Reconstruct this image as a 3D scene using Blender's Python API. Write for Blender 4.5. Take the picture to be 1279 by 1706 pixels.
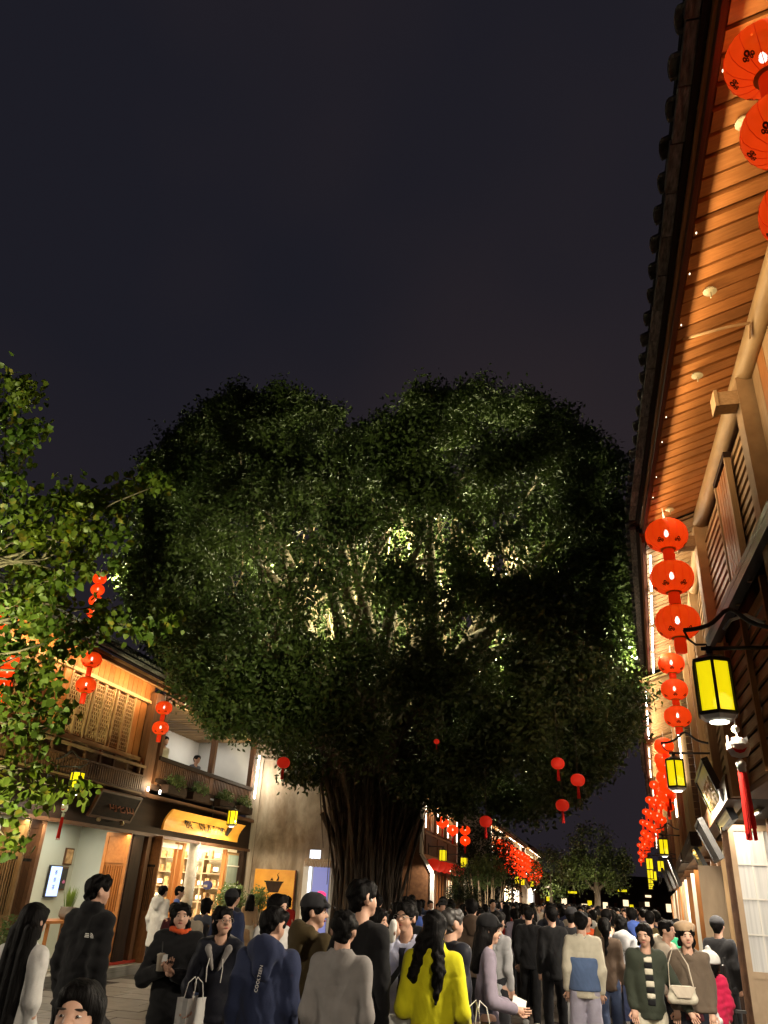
import bpy, math, random
import numpy as np
from mathutils import Vector, Matrix, Euler

# ------------------------------------------------------------------ clear
for o in list(bpy.data.objects):
    bpy.data.objects.remove(o, do_unlink=True)
random.seed(7)
RNG = np.random.default_rng(11)
scene = bpy.context.scene
COL = scene.collection
R = math.radians

# ------------------------------------------------------------------ camera (eye height 1.8 m, pitched up 26.6 deg, slight roll)
cam_data = bpy.data.cameras.new('camera')
cam = bpy.data.objects.new('camera', cam_data)
COL.objects.link(cam)
cam_data.sensor_fit = 'HORIZONTAL'
cam_data.sensor_width = 36.0
cam_data.lens = 36.0 * 1264.0 / 1279.0
cam_data.clip_start = 0.05
cam_data.clip_end = 2000.0
_cx = Vector((0.97171, 0.23089, 0.04973))
_cy = Vector((0.06029, -0.44607, 0.89297))
_cz = Vector((0.22836, -0.86471, -0.44737))
_m = Matrix((_cx, _cy, _cz)).transposed().to_4x4()
_m.translation = (0.0, 0.0, 1.8)
cam.matrix_world = _m
scene.camera = cam

# ------------------------------------------------------------------ world: night sky with faint city glow
world = bpy.data.worlds.new('World')
scene.world = world
world.use_nodes = True
wn = world.node_tree
wn.nodes.clear()
w_out = wn.nodes.new('ShaderNodeOutputWorld')
w_bg = wn.nodes.new('ShaderNodeBackground')
w_sky = wn.nodes.new('ShaderNodeTexSky')
w_sky.sky_type = 'NISHITA'
w_sky.sun_disc = False
w_sky.sun_elevation = R(-6.0)
w_sky.sun_rotation = R(200)
w_mix = wn.nodes.new('ShaderNodeMixRGB')
w_mix.blend_type = 'ADD'
w_mix.inputs[0].default_value = 1.0
w_tc = wn.nodes.new('ShaderNodeTexCoord')
w_noise = wn.nodes.new('ShaderNodeTexNoise')
w_noise.inputs['Scale'].default_value = 1.3
w_noise.inputs['Detail'].default_value = 3.0
w_ramp = wn.nodes.new('ShaderNodeValToRGB')
w_ramp.color_ramp.elements[0].position = 0.38
w_ramp.color_ramp.elements[0].color = (0.0115, 0.0112, 0.0172, 1)
w_ramp.color_ramp.elements[1].position = 0.66
w_ramp.color_ramp.elements[1].color = (0.0215, 0.0164, 0.0200, 1)
wn.links.new(w_tc.outputs['Generated'], w_noise.inputs['Vector'])
wn.links.new(w_noise.outputs['Fac'], w_ramp.inputs['Fac'])
w_scale = wn.nodes.new('ShaderNodeMixRGB')
w_scale.blend_type = 'MULTIPLY'
w_scale.inputs[0].default_value = 1.0
w_scale.inputs[2].default_value = (0.5, 0.5, 0.5, 1)
wn.links.new(w_sky.outputs[0], w_scale.inputs[1])
wn.links.new(w_scale.outputs[0], w_mix.inputs[1])
wn.links.new(w_ramp.outputs[0], w_mix.inputs[2])
wn.links.new(w_mix.outputs[0], w_bg.inputs['Color'])
w_bg.inputs['Strength'].default_value = 1.0
wn.links.new(w_bg.outputs[0], w_out.inputs['Surface'])

# ------------------------------------------------------------------ colour management, sampling
scene.view_settings.view_transform = 'Standard'
scene.view_settings.look = 'None'
scene.view_settings.exposure = 0.0
scene.view_settings.gamma = 1.0
scene.render.engine = 'CYCLES'
cy = scene.cycles
cy.use_denoising = True
try:
    cy.denoiser = 'OPENIMAGEDENOISE'
    cy.denoising_input_passes = 'RGB_ALBEDO_NORMAL'
    cy.denoising_prefilter = 'ACCURATE'
except Exception:
    pass
cy.max_bounces = 4
cy.diffuse_bounces = 2
cy.glossy_bounces = 2
cy.transmission_bounces = 4
cy.transparent_max_bounces = 6
cy.use_adaptive_sampling = True
cy.adaptive_threshold = 0.02
cy.sample_clamp_indirect = 3.0
cy.sample_clamp_direct = 0.0
cy.use_light_tree = True
cy.caustics_reflective = False
cy.caustics_refractive = False

# ------------------------------------------------------------------ materials
MATS = {}


def srgb(r, g, b):
    f = lambda c: (c / 255 / 12.92) if c / 255 <= 0.04045 else ((c / 255 + 0.055) / 1.055) ** 2.4
    return (f(r), f(g), f(b), 1.0)


def new_mat(name):
    m = bpy.data.materials.new(name)
    m.use_nodes = True
    nt = m.node_tree
    bsdf = nt.nodes.get('Principled BSDF')
    MATS[name] = m
    return m, nt, bsdf


def noise_node(nt, scale=(1, 1, 1), ns=5.0, detail=4.0, rough=0.55, coord='Object', dist=0.0):
    tc = nt.nodes.new('ShaderNodeTexCoord')
    mp = nt.nodes.new('ShaderNodeMapping')
    mp.inputs['Scale'].default_value = scale
    nz = nt.nodes.new('ShaderNodeTexNoise')
    nz.inputs['Scale'].default_value = ns
    nz.inputs['Detail'].default_value = detail
    nz.inputs['Roughness'].default_value = rough
    nz.inputs['Distortion'].default_value = dist
    nt.links.new(tc.outputs[coord], mp.inputs['Vector'])
    nt.links.new(mp.outputs[0], nz.inputs['Vector'])
    return nz, mp


def ramp2(nt, fac, c1, c2, p1=0.3, p2=0.7):
    rp = nt.nodes.new('ShaderNodeValToRGB')
    rp.color_ramp.elements[0].position = p1
    rp.color_ramp.elements[0].color = (*c1[:3], 1)
    rp.color_ramp.elements[1].position = p2
    rp.color_ramp.elements[1].color = (*c2[:3], 1)
    nt.links.new(fac, rp.inputs['Fac'])
    return rp


def add_bump(nt, bsdf, fac, strength=0.3, dist=0.01):
    b = nt.nodes.new('ShaderNodeBump')
    b.inputs['Strength'].default_value = strength
    b.inputs['Distance'].default_value = dist
    nt.links.new(fac, b.inputs['Height'])
    nt.links.new(b.outputs[0], bsdf.inputs['Normal'])


def mottled(name, c1, c2, scale=(1, 1, 1), ns=5.0, rough=0.7, bump=0.25, dist=0.01, spec=0.3, vary=0.25, detail=5.0, metallic=0.0, coat=0.0):
    """two-tone noise colour, object-random brightness, light bump"""
    m, nt, b = new_mat(name)
    nz, mp = noise_node(nt, scale, ns, detail)
    rp = ramp2(nt, nz.outputs['Fac'], c1, c2)
    oi = nt.nodes.new('ShaderNodeObjectInfo')
    if vary:
        # shift the noise domain and brightness from piece to piece
        ad = nt.nodes.new('ShaderNodeVectorMath')
        ad.operation = 'SCALE'
        ad.inputs[0].default_value = (13.1, 7.7, 5.3)
        nt.links.new(oi.outputs['Random'], ad.inputs['Scale'])
        nt.links.new(ad.outputs[0], mp.inputs['Location'])
        mr = nt.nodes.new('ShaderNodeMapRange')
        mr.inputs['To Min'].default_value = 1.0 - vary
        mr.inputs['To Max'].default_value = 1.0 + vary
        nt.links.new(oi.outputs['Random'], mr.inputs['Value'])
        hs = nt.nodes.new('ShaderNodeHueSaturation')
        nt.links.new(mr.outputs[0], hs.inputs['Value'])
        nt.links.new(rp.outputs[0], hs.inputs['Color'])
        nt.links.new(hs.outputs[0], b.inputs['Base Color'])
    else:
        nt.links.new(rp.outputs[0], b.inputs['Base Color'])
    b.inputs['Roughness'].default_value = rough
    b.inputs['Specular IOR Level'].default_value = spec
    b.inputs['Metallic'].default_value = metallic
    b.inputs['Coat Weight'].default_value = coat
    if bump:
        add_bump(nt, b, nz.outputs['Fac'], bump, dist)
    return m


def glow(name, col, strength, sampling=True, base=None):
    m, nt, b = new_mat(name)
    b.inputs['Base Color'].default_value = (*(base or col)[:3], 1)
    b.inputs['Emission Color'].default_value = (*col[:3], 1)
    b.inputs['Emission Strength'].default_value = strength
    b.inputs['Roughness'].default_value = 0.6
    if not sampling:
        m.cycles.emission_sampling = 'NONE'
    return m


def plain(name, col, rough=0.6, spec=0.3, metallic=0.0):
    m, nt, b = new_mat(name)
    b.inputs['Base Color'].default_value = (*col[:3], 1)
    b.inputs['Roughness'].default_value = rough
    b.inputs['Specular IOR Level'].default_value = spec
    b.inputs['Metallic'].default_value = metallic
    return m


# timber: object space; unit pieces are stretched, so the grain follows their length
mottled('wood_tan', (0.30, 0.185, 0.085), (0.42, 0.27, 0.13), (1, 1, 1), 7.0, 0.55, 0.15, 0.004, vary=0.22)
mottled('wood_orange', (0.29, 0.108, 0.026), (0.41, 0.165, 0.046), (1, 1, 1), 7.0, 0.5, 0.15, 0.004, vary=0.25)
mottled('wood_red', (0.11, 0.034, 0.015), (0.19, 0.062, 0.026), (1, 1, 1), 6.0, 0.65, 0.15, 0.004, spec=0.15, vary=0.2)
mottled('wood_brown', (0.080, 0.036, 0.016), (0.15, 0.070, 0.032), (1, 1, 1), 7.0, 0.55, 0.2, 0.004, vary=0.2)
mottled('wood_dark', (0.016, 0.009, 0.006), (0.034, 0.019, 0.012), (1, 1, 1), 7.0, 0.7, 0.2, 0.004, spec=0.15, vary=0.2)
mottled('wood_mid', (0.20, 0.092, 0.034), (0.30, 0.145, 0.058), (1, 1, 1), 7.0, 0.6, 0.2, 0.004, spec=0.2, vary=0.2)
mottled('wood_pale', (0.36, 0.26, 0.165), (0.46, 0.34, 0.22), (1, 1, 1), 5.0, 0.55, 0.1, 0.003, vary=0.1)
mottled('log_tan', (0.30, 0.19, 0.085), (0.42, 0.28, 0.13), (3, 0.6, 3), 6.0, 0.5, 0.2, 0.006, vary=0.1)
mottled('tile', (0.055, 0.052, 0.05), (0.20, 0.185, 0.165), (1, 1, 1), 9.0, 0.9, 0.6, 0.02, vary=0.35)
mottled('tile_pale', (0.09, 0.085, 0.08), (0.34, 0.32, 0.29), (1, 1, 1), 4.0, 0.9, 0.8, 0.03, vary=0.35)
mottled('tile_dark', (0.03, 0.03, 0.033), (0.075, 0.073, 0.075), (1, 1, 1), 6.0, 0.9, 0.5, 0.02, vary=0.3)
mottled('black_metal', (0.012, 0.012, 0.013), (0.022, 0.021, 0.02), (1, 1, 1), 12.0, 0.45, 0.1, 0.002, spec=0.5, vary=0.1)
mottled('steel', (0.35, 0.35, 0.36), (0.5, 0.5, 0.5), (1, 1, 1), 12.0, 0.35, 0.05, 0.002, spec=0.5, vary=0.1, metallic=0.8)
mottled('white_paint', (0.60, 0.58, 0.53), (0.74, 0.72, 0.67), (1, 1, 1), 3.0, 0.7, 0.1, 0.004, vary=0.05)
mottled('wall_pale', (0.52, 0.54, 0.44), (0.58, 0.60, 0.50), (1, 1, 1), 1.2, 0.8, 0.05, 0.003, vary=0.0)
mottled('wall_cream', (0.62, 0.56, 0.42), (0.72, 0.65, 0.5), (1, 1, 1), 1.5, 0.8, 0.05, 0.003, vary=0.0)
mottled('wall_loggia', (0.60, 0.60, 0.58), (0.68, 0.68, 0.66), (1, 1, 1), 1.5, 0.8, 0.05, 0.003, vary=0.0)
mottled('stone_step', (0.17, 0.16, 0.145), (0.28, 0.265, 0.24), (1, 1, 1), 6.0, 0.8, 0.3, 0.006, vary=0.15)
mottled('paving', (0.085, 0.072, 0.062), (0.15, 0.13, 0.112), (1, 1, 1), 5.0, 0.5, 0.25, 0.004, vary=0.28, spec=0.4)
mottled('grout', (0.028, 0.025, 0.023), (0.045, 0.04, 0.036), (1, 1, 1), 8.0, 0.9, 0.2, 0.004, vary=0.0)
mottled('root_pale', (0.16, 0.115, 0.075), (0.27, 0.20, 0.14), (4, 4, 0.8), 5.0, 0.9, 0.3, 0.01, vary=0.0)
mottled('bark', (0.045, 0.035, 0.027), (0.16, 0.125, 0.095), (6, 6, 0.7), 5.0, 0.9, 0.9, 0.05, vary=0.15)
mottled('bark_pale', (0.08, 0.062, 0.044), (0.16, 0.13, 0.095), (4, 4, 0.8), 5.0, 0.9, 0.7, 0.03, vary=0.1)
mottled('clay_pot', (0.16, 0.14, 0.12), (0.25, 0.22, 0.19), (1, 1, 1), 6.0, 0.7, 0.2, 0.004, vary=0.1)
mottled('soil', (0.03, 0.02, 0.014), (0.06, 0.04, 0.03), (1, 1, 1), 14.0, 0.95, 0.6, 0.01, vary=0.0)
plain('gold_leaf', (0.62, 0.42, 0.10), 0.35, 0.5, 0.6)
plain('ink', (0.015, 0.011, 0.009), 0.7)
plain('bronze', (0.36, 0.27, 0.14), 0.4, 0.5, 0.5)
plain('cream_sign', (0.62, 0.58, 0.5), 0.6)
plain('dark_panel', (0.014, 0.014, 0.022), 0.5)
plain('brass_pin', (0.36, 0.30, 0.17), 0.4, 0.5, 0.3)
plain('cord_white', (0.75, 0.73, 0.68), 0.6)
plain('cloth_table', (0.66, 0.64, 0.60), 0.8)

# stained lime plaster of the gable wall: rain streaks and blotches
m, nt, b = new_mat('plaster_stained')
n1, mp1 = noise_node(nt, (1.0, 1.0, 0.45), 1.1, 7.0, 0.62, dist=0.6)
n2, mp2 = noise_node(nt, (2.4, 2.4, 0.9), 1.3, 8.0, 0.7, dist=0.5)
r1 = ramp2(nt, n1.outputs['Fac'], (0.20, 0.145, 0.095), (0.48, 0.41, 0.32), 0.36, 0.66)
r2 = ramp2(nt, n2.outputs['Fac'], (0.35, 0.34, 0.32), (1, 1, 1), 0.36, 0.6)
mx = nt.nodes.new('ShaderNodeMixRGB')
mx.blend_type = 'MULTIPLY'
mx.inputs[0].default_value = 0.5
nt.links.new(r1.outputs[0], mx.inputs[1])
nt.links.new(r2.outputs[0], mx.inputs[2])
nt.links.new(mx.outputs[0], b.inputs['Base Color'])
b.inputs['Roughness'].default_value = 0.95
add_bump(nt, b, n1.outputs['Fac'], 0.3, 0.03)

# lit fabric lanterns, lamp panes, strips
glow('lantern_red', (0.80, 0.026, 0.001), 0.95, True)
glow('lantern_red_far', (0.82, 0.028, 0.001), 1.1, False)
glow('lantern_tube', (0.62, 0.020, 0.001), 0.62, False)
glow('lantern_tube_far', (0.70, 0.022, 0.001), 0.8, False)
glow('lantern_dim', (0.62, 0.018, 0.006), 0.42, False)
glow('bulb', (1.0, 0.86, 0.80), 30.0, False)
glow('bulb_far', (1.0, 0.62, 0.50), 24.0, False)
glow('lamp_yellow', (0.86, 0.68, 0.004), 1.05, True)
glow('lamp_yellow_far', (0.86, 0.70, 0.01), 1.15, False)
glow('lamp_hot', (1.0, 0.97, 0.75), 6.0, False)
glow('led_warm', (1.0, 0.78, 0.50), 26.0, True)
glow('led_white', (1.0, 0.93, 0.82), 16.0, True)
glow('led_dot', (1.0, .85, .6), 4.0, False)
glow('led_far', (1.0, 0.88, 0.70), 9.0, False)
glow('shop_far', (1.0, 0.78, 0.48), 1.5, False)
glow('shop_far_cool', (0.95, 0.93, 0.90), 0.9, False)
glow('screen_blue', (0.42, 0.55, 0.95), 1.4, False)
plain('tassel_red', (0.62, 0.012, 0.006), 0.7)
plain('lantern_print', (0.10, 0.012, 0.004), 0.8)
plain('lantern_rim', (0.50, 0.20, 0.02), 0.5)
plain('red_paint', (0.38, 0.030, 0.014), 0.5)


def cloth_mat(name, col, rough=0.85, var=0.07, bump=0.3, ns=14.0):
    """woven cloth: fine mottling, plus long soft creases in the bump"""
    c1 = tuple(c * (1 - var) for c in col[:3])
    c2 = tuple(min(1, c * (1 + var)) for c in col[:3])
    m = mottled(name, c1, c2, (1, 1, 1), ns, rough, 0, 0.004, spec=0.15, vary=0.0, detail=5)
    nt = m.node_tree
    b = nt.nodes['Principled BSDF']
    b.inputs['Sheen Weight'].default_value = 0.08
    n1, _ = noise_node(nt, (1.3, 1.3, .9), 4.0, 2.0, 0.45, dist=1.2)
    n2, _ = noise_node(nt, (1, 1, 1), 90.0, 2.0, 0.5)
    b1 = nt.nodes.new('ShaderNodeBump')
    b1.inputs['Strength'].default_value = 0.8
    b1.inputs['Distance'].default_value = 0.022
    nt.links.new(n1.outputs['Fac'], b1.inputs['Height'])
    b2 = nt.nodes.new('ShaderNodeBump')
    b2.inputs['Strength'].default_value = 0.35
    b2.inputs['Distance'].default_value = 0.002
    nt.links.new(n2.outputs['Fac'], b2.inputs['Height'])
    nt.links.new(b1.outputs[0], b2.inputs['Normal'])
    nt.links.new(b2.outputs[0], b.inputs['Normal'])
    return m


def leaf_mat(name, ca, cb, cc=None, trans=0.35, ns=1.4, fine=14.0, rough=0.45):
    """leaf colour varies between clumps and from leaf to leaf"""
    m, nt, b = new_mat(name)
    n1, _ = noise_node(nt, (1, 1, 1), ns, 2.0)
    n2, _ = noise_node(nt, (1, 1, 1), fine, 1.0)
    r1 = ramp2(nt, n1.outputs['Fac'], ca, cb, 0.35, 0.65)
    col = r1.outputs[0]
    if cc:
        r2 = ramp2(nt, n2.outputs['Fac'], (0, 0, 0), (1, 1, 1), 0.62, 0.70)
        mx = nt.nodes.new('ShaderNodeMixRGB')
        nt.links.new(r2.outputs[0], mx.inputs[0])
        nt.links.new(col, mx.inputs[1])
        mx.inputs[2].default_value = (*cc, 1)
        col = mx.outputs[0]
    nt.links.new(col, b.inputs['Base Color'])
    b.inputs['Roughness'].default_value = rough
    b.inputs['Specular IOR Level'].default_value = 0.3
    tr = nt.nodes.new('ShaderNodeBsdfTranslucent')
    hs = nt.nodes.new('ShaderNodeHueSaturation')
    hs.inputs['Value'].default_value = 1.6
    hs.inputs['Saturation'].default_value = 1.1
    nt.links.new(col, hs.inputs['Color'])
    nt.links.new(hs.outputs[0], tr.inputs['Color'])
    ms = nt.nodes.new('ShaderNodeMixShader')
    ms.inputs[0].default_value = trans
    out = nt.nodes['Material Output']
    nt.links.new(b.outputs[0], ms.inputs[1])
    nt.links.new(tr.outputs[0], ms.inputs[2])
    nt.links.new(ms.outputs[0], out.inputs['Surface'])
    return m


leaf_mat('leaf_banyan', (0.032, 0.052, 0.014), (0.056, 0.080, 0.019), (0.082, 0.110, 0.028), 0.08, 0.9, 9.0)
leaf_mat('leaf_broad', (0.050, 0.088, 0.014), (0.105, 0.135, 0.018), (0.17, 0.14, 0.022), 0.35, 0.9, 6.0)
leaf_mat('leaf_shrub', (0.060, 0.095, 0.03), (0.11, 0.15, 0.055), None, 0.3, 3.0, 20.0)
leaf_mat('leaf_grass', (0.10, 0.16, 0.03), (0.17, 0.23, 0.05), None, 0.3, 5.0, 20.0)
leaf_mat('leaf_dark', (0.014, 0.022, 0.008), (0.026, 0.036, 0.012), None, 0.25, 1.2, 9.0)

# ------------------------------------------------------------------ mesh helpers


class MB:
    def __init__(self):
        self.v, self.f, self.mi = [], [], []
        self.cur = 0

    def add(self, vs, fs):
        k = len(self.v)
        self.v.extend([tuple(p) for p in vs])
        self.f.extend([tuple(i + k for i in q) for q in fs])
        self.mi.extend([self.cur] * len(fs))
        return self

    def box(self, c, s, rz=0.0, rx=0.0, ry=0.0):
        e = Euler((rx, ry, rz)).to_matrix()
        vs = []
        for dx in (-.5, .5):
            for dy in (-.5, .5):
                for dz in (-.5, .5):
                    vs.append(e @ Vector((dx * s[0], dy * s[1], dz * s[2])) + Vector(c))
        return self.add(vs, [(0, 1, 3, 2), (4, 6, 7, 5), (0, 4, 5, 1), (2, 3, 7, 6), (0, 2, 6, 4), (1, 5, 7, 3)])

    def tube(self, pts, rad, n=8, cap=True):
        pts = [Vector(p) for p in pts]
        if not isinstance(rad, (list, tuple)):
            rad = [rad] * len(pts)
        vs, fs = [], []
        up = Vector((0, 0, 1))
        for i, p in enumerate(pts):
            t = (pts[min(i + 1, len(pts) - 1)] - pts[max(i - 1, 0)])
            if t.length < 1e-9:
                t = Vector((0, 0, 1))
            t.normalize()
            ref = up if abs(t.z) < 0.95 else Vector((1, 0, 0))
            a = t.cross(ref).normalized()
            b2 = t.cross(a).normalized()
            for k in range(n):
                an = 2 * math.pi * k / n
                vs.append(p + (a * math.cos(an) + b2 * math.sin(an)) * rad[i])
        for i in range(len(pts) - 1):
            for k in range(n):
                k2 = (k + 1) % n
                fs.append((i * n + k, i * n + k2, (i + 1) * n + k2, (i + 1) * n + k))
        if cap:
            fs.append(tuple(range(n - 1, -1, -1)))
            fs.append(tuple(range((len(pts) - 1) * n, len(pts) * n)))
        return self.add(vs, fs)

    def lathe(self, prof, n=16, c=(0, 0, 0), sq=(1, 1)):
        vs, fs = [], []
        for (r, z) in prof:
            for k in range(n):
                an = 2 * math.pi * k / n
                vs.append((c[0] + r * sq[0] * math.cos(an), c[1] + r * sq[1] * math.sin(an), c[2] + z))
        for i in range(len(prof) - 1):
            for k in range(n):
                k2 = (k + 1) % n
                fs.append((i * n + k, i * n + k2, (i + 1) * n + k2, (i + 1) * n + k))
        fs.append(tuple(range(n - 1, -1, -1)))
        fs.append(tuple(range((len(prof) - 1) * n, len(prof) * n)))
        return self.add(vs, fs)

    def prism(self, poly, d):
        """closed polygon of 3-D points extruded by the vector d"""
        n = len(poly)
        d = Vector(d)
        vs = [Vector(p) for p in poly] + [Vector(p) + d for p in poly]
        fs = [tuple(range(n - 1, -1, -1)), tuple(range(n, 2 * n))]
        for k in range(n):
            k2 = (k + 1) % n
            fs.append((k, k2, n + k2, n + k))
        return self.add(vs, fs)

    def mesh(self, name, mats, smooth=False):
        me = bpy.data.meshes.new(name)
        me.from_pydata([tuple(p) for p in self.v], [], self.f)
        if isinstance(mats, str):
            mats = [mats]
        for q in mats:
            me.materials.append(MATS[q])
        if len(mats) > 1:
            me.polygons.foreach_set('material_index', self.mi)
        if smooth:
            me.polygons.foreach_set('use_smooth', [True] * len(me.polygons))
        me.update()
        return me

    def build(self, name, mats, parent=None, loc=(0, 0, 0), rz=0.0, smooth=False):
        return link(name, self.mesh(name, mats, smooth), parent, loc, rz)


def link(name, data, parent=None, loc=(0, 0, 0), rz=0.0, scale=None, rot=None):
    o = bpy.data.objects.new(name, data)
    COL.objects.link(o)
    if parent is not None:
        o.parent = parent
    o.location = loc
    o.rotation_euler = rot if rot is not None else (0, 0, rz)
    if scale is not None:
        o.scale = scale
    return o


def tag(o, label=None, cat=None, group=None, kind=None):
    if label:
        o['label'] = label
    if cat:
        o['category'] = cat
    if group:
        o['group'] = group
    if kind:
        o['kind'] = kind
    return o


def thing(name, label, cat, loc=(0, 0, 0), rz=0.0, group=None):
    o = link(name, None, None, loc, rz)
    o.empty_display_size = 0.2
    return tag(o, label, cat, group)


_UNIT = {}


def piece(name, mat, parent, loc, size, rz=0.0, rot=None):
    """one box-shaped piece; alike pieces share one unit mesh, set to size by the object's scale"""
    if mat not in _UNIT:
        # slightly chamfered unit box (chamfer only on the long edges is invisible at this size)
        _UNIT[mat] = MB().box((0, 0, 0), (1, 1, 1)).mesh('unit_' + mat, mat)
    return link(name, _UNIT[mat], parent, loc, rz, size, rot)


def copy_tree(o, parent=None, loc=None, rz=None):
    c = o.copy()
    COL.objects.link(c)
    c.parent = parent
    if loc is not None:
        c.location = loc
    if rz is not None:
        c.rotation_euler = (0, 0, rz)
    for ch in list(o.children):
        copy_tree(ch, c)
    return c


def np_mesh(name, V, F, mat, smooth=False):
    """fast mesh from numpy arrays; F is (n,k) with k = 3 or 4"""
    me = bpy.data.meshes.new(name)
    V = np.asarray(V, dtype=np.float32)
    F = np.asarray(F, dtype=np.int32)
    k = F.shape[1]
    me.vertices.add(len(V))
    me.vertices.foreach_set('co', V.ravel())
    me.loops.add(F.size)
    me.loops.foreach_set('vertex_index', F.ravel())
    me.polygons.add(len(F))
    me.polygons.foreach_set('loop_start', np.arange(0, F.size, k, dtype=np.int32))
    try:
        me.polygons.foreach_set('loop_total', np.full(len(F), k, dtype=np.int32))
    except Exception:
        pass
    if smooth:
        me.polygons.foreach_set('use_smooth', np.ones(len(F), dtype=bool))
    me.materials.append(MATS[mat])
    me.update(calc_edges=True)
    me.validate()
    return me


def lamp(name, kind, loc, power, color, size=0.1, parent=None, target=None, spot=None, blend=0.5, shape=None, size_y=None):
    ld = bpy.data.lights.new(name, kind)
    ld.energy = power
    ld.color = color
    if kind == 'AREA':
        ld.size = size
        if size_y:
            ld.shape = 'RECTANGLE'
            ld.size_y = size_y
    else:
        ld.shadow_soft_size = size
    if kind == 'SPOT':
        ld.spot_size = spot
        ld.spot_blend = blend
    o = link(name, ld, parent, loc)
    if target is not None:
        d = (Vector(target) - Vector(loc)).normalized()
        o.rotation_euler = d.to_track_quat('-Z', 'Y').to_euler()
    return o


def text_mesh(txt, size, mat, depth=0.004, align='CENTER', bold=0.0):
    cu = bpy.data.curves.new('lettering', 'FONT')
    cu.body = txt
    cu.size = size
    cu.extrude = depth
    cu.offset = bold
    cu.align_x = align
    cu.align_y = 'CENTER'
    cu.resolution_u = 2
    o = bpy.data.objects.new('lettering', cu)
    COL.objects.link(o)
    dg = bpy.context.evaluated_depsgraph_get()
    me = bpy.data.meshes.new_from_object(o.evaluated_get(dg))
    bpy.data.objects.remove(o, do_unlink=True)
    me.materials.clear()
    me.materials.append(MATS[mat])
    return me
# ================================================================== THE SETTING
# ---- street: one large sheet, stone slabs laid on it
st = MB()
st.add([(-400, -200, 0), (400, -200, 0), (400, 900, 0), (-400, 900, 0)], [(0, 1, 2, 3)])
street = tag(st.build('street', 'grout'), None, None, None, 'structure')
SLAB = [MB().prism([(-.5, -.5, 0), (.5, -.5, 0), (.5, .5, 0), (-.5, .5, 0)], (0, 0, 1)).mesh('slab_unit', 'paving')]
rest = MB()
nslab = 0
y = 8.0
row = 0
while y < 60:
    dy = 0.60
    x = -9.0 + (0.35 if row % 2 else 0.0)
    while x < 2.6 + max(0, y - 10) * 0.06:
        dx = random.choice((0.9, 1.05, 1.2))
        hz = 0.022 + random.random() * 0.006
        vis = (10.2 < y < 20.5) and (-8.9 < x < 2.6)
        if vis and nslab < 300 and x > -9 + 0.0:
            o = link('paving_slab', SLAB[0], street, (x + dx / 2, y + dy / 2, 0.004), 0, (dx - .016, dy - .016, hz))
            nslab += 1
        else:
            rest.box((x + dx / 2, y + dy / 2, hz / 2 + .004), (dx - .016, dy - .016, hz))
        x += dx
    y += dy
    row += 1
tag(rest.build('paving_rest', 'paving', street), kind='stuff')


# ---- timber shophouses
def beam_slope(name, mat, parent, s, u, d0, z0, length, sl, w, t):
    """a board lying up the roof slope from (d0,z0) inwards"""
    a = math.atan(sl)
    cd = d0 + math.cos(a) * length / 2
    cz = z0 + math.sin(a) * length / 2
    return piece(name, mat, parent, (s * cd, u, cz), (length, w, t), rot=(0, -s * a, 0))


_arc = []
for k in range(7):
    an = math.pi * k / 6
    _arc.append((0, math.cos(an) * .075, math.sin(an) * .062))
_arc_in = [(0, q[1] * .72, q[2] * .68) for q in reversed(_arc)]
COVER_TILE = MB().prism(_arc + _arc_in, (1, 0, 0)).mesh('cover_tile_mesh', 'tile')


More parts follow.
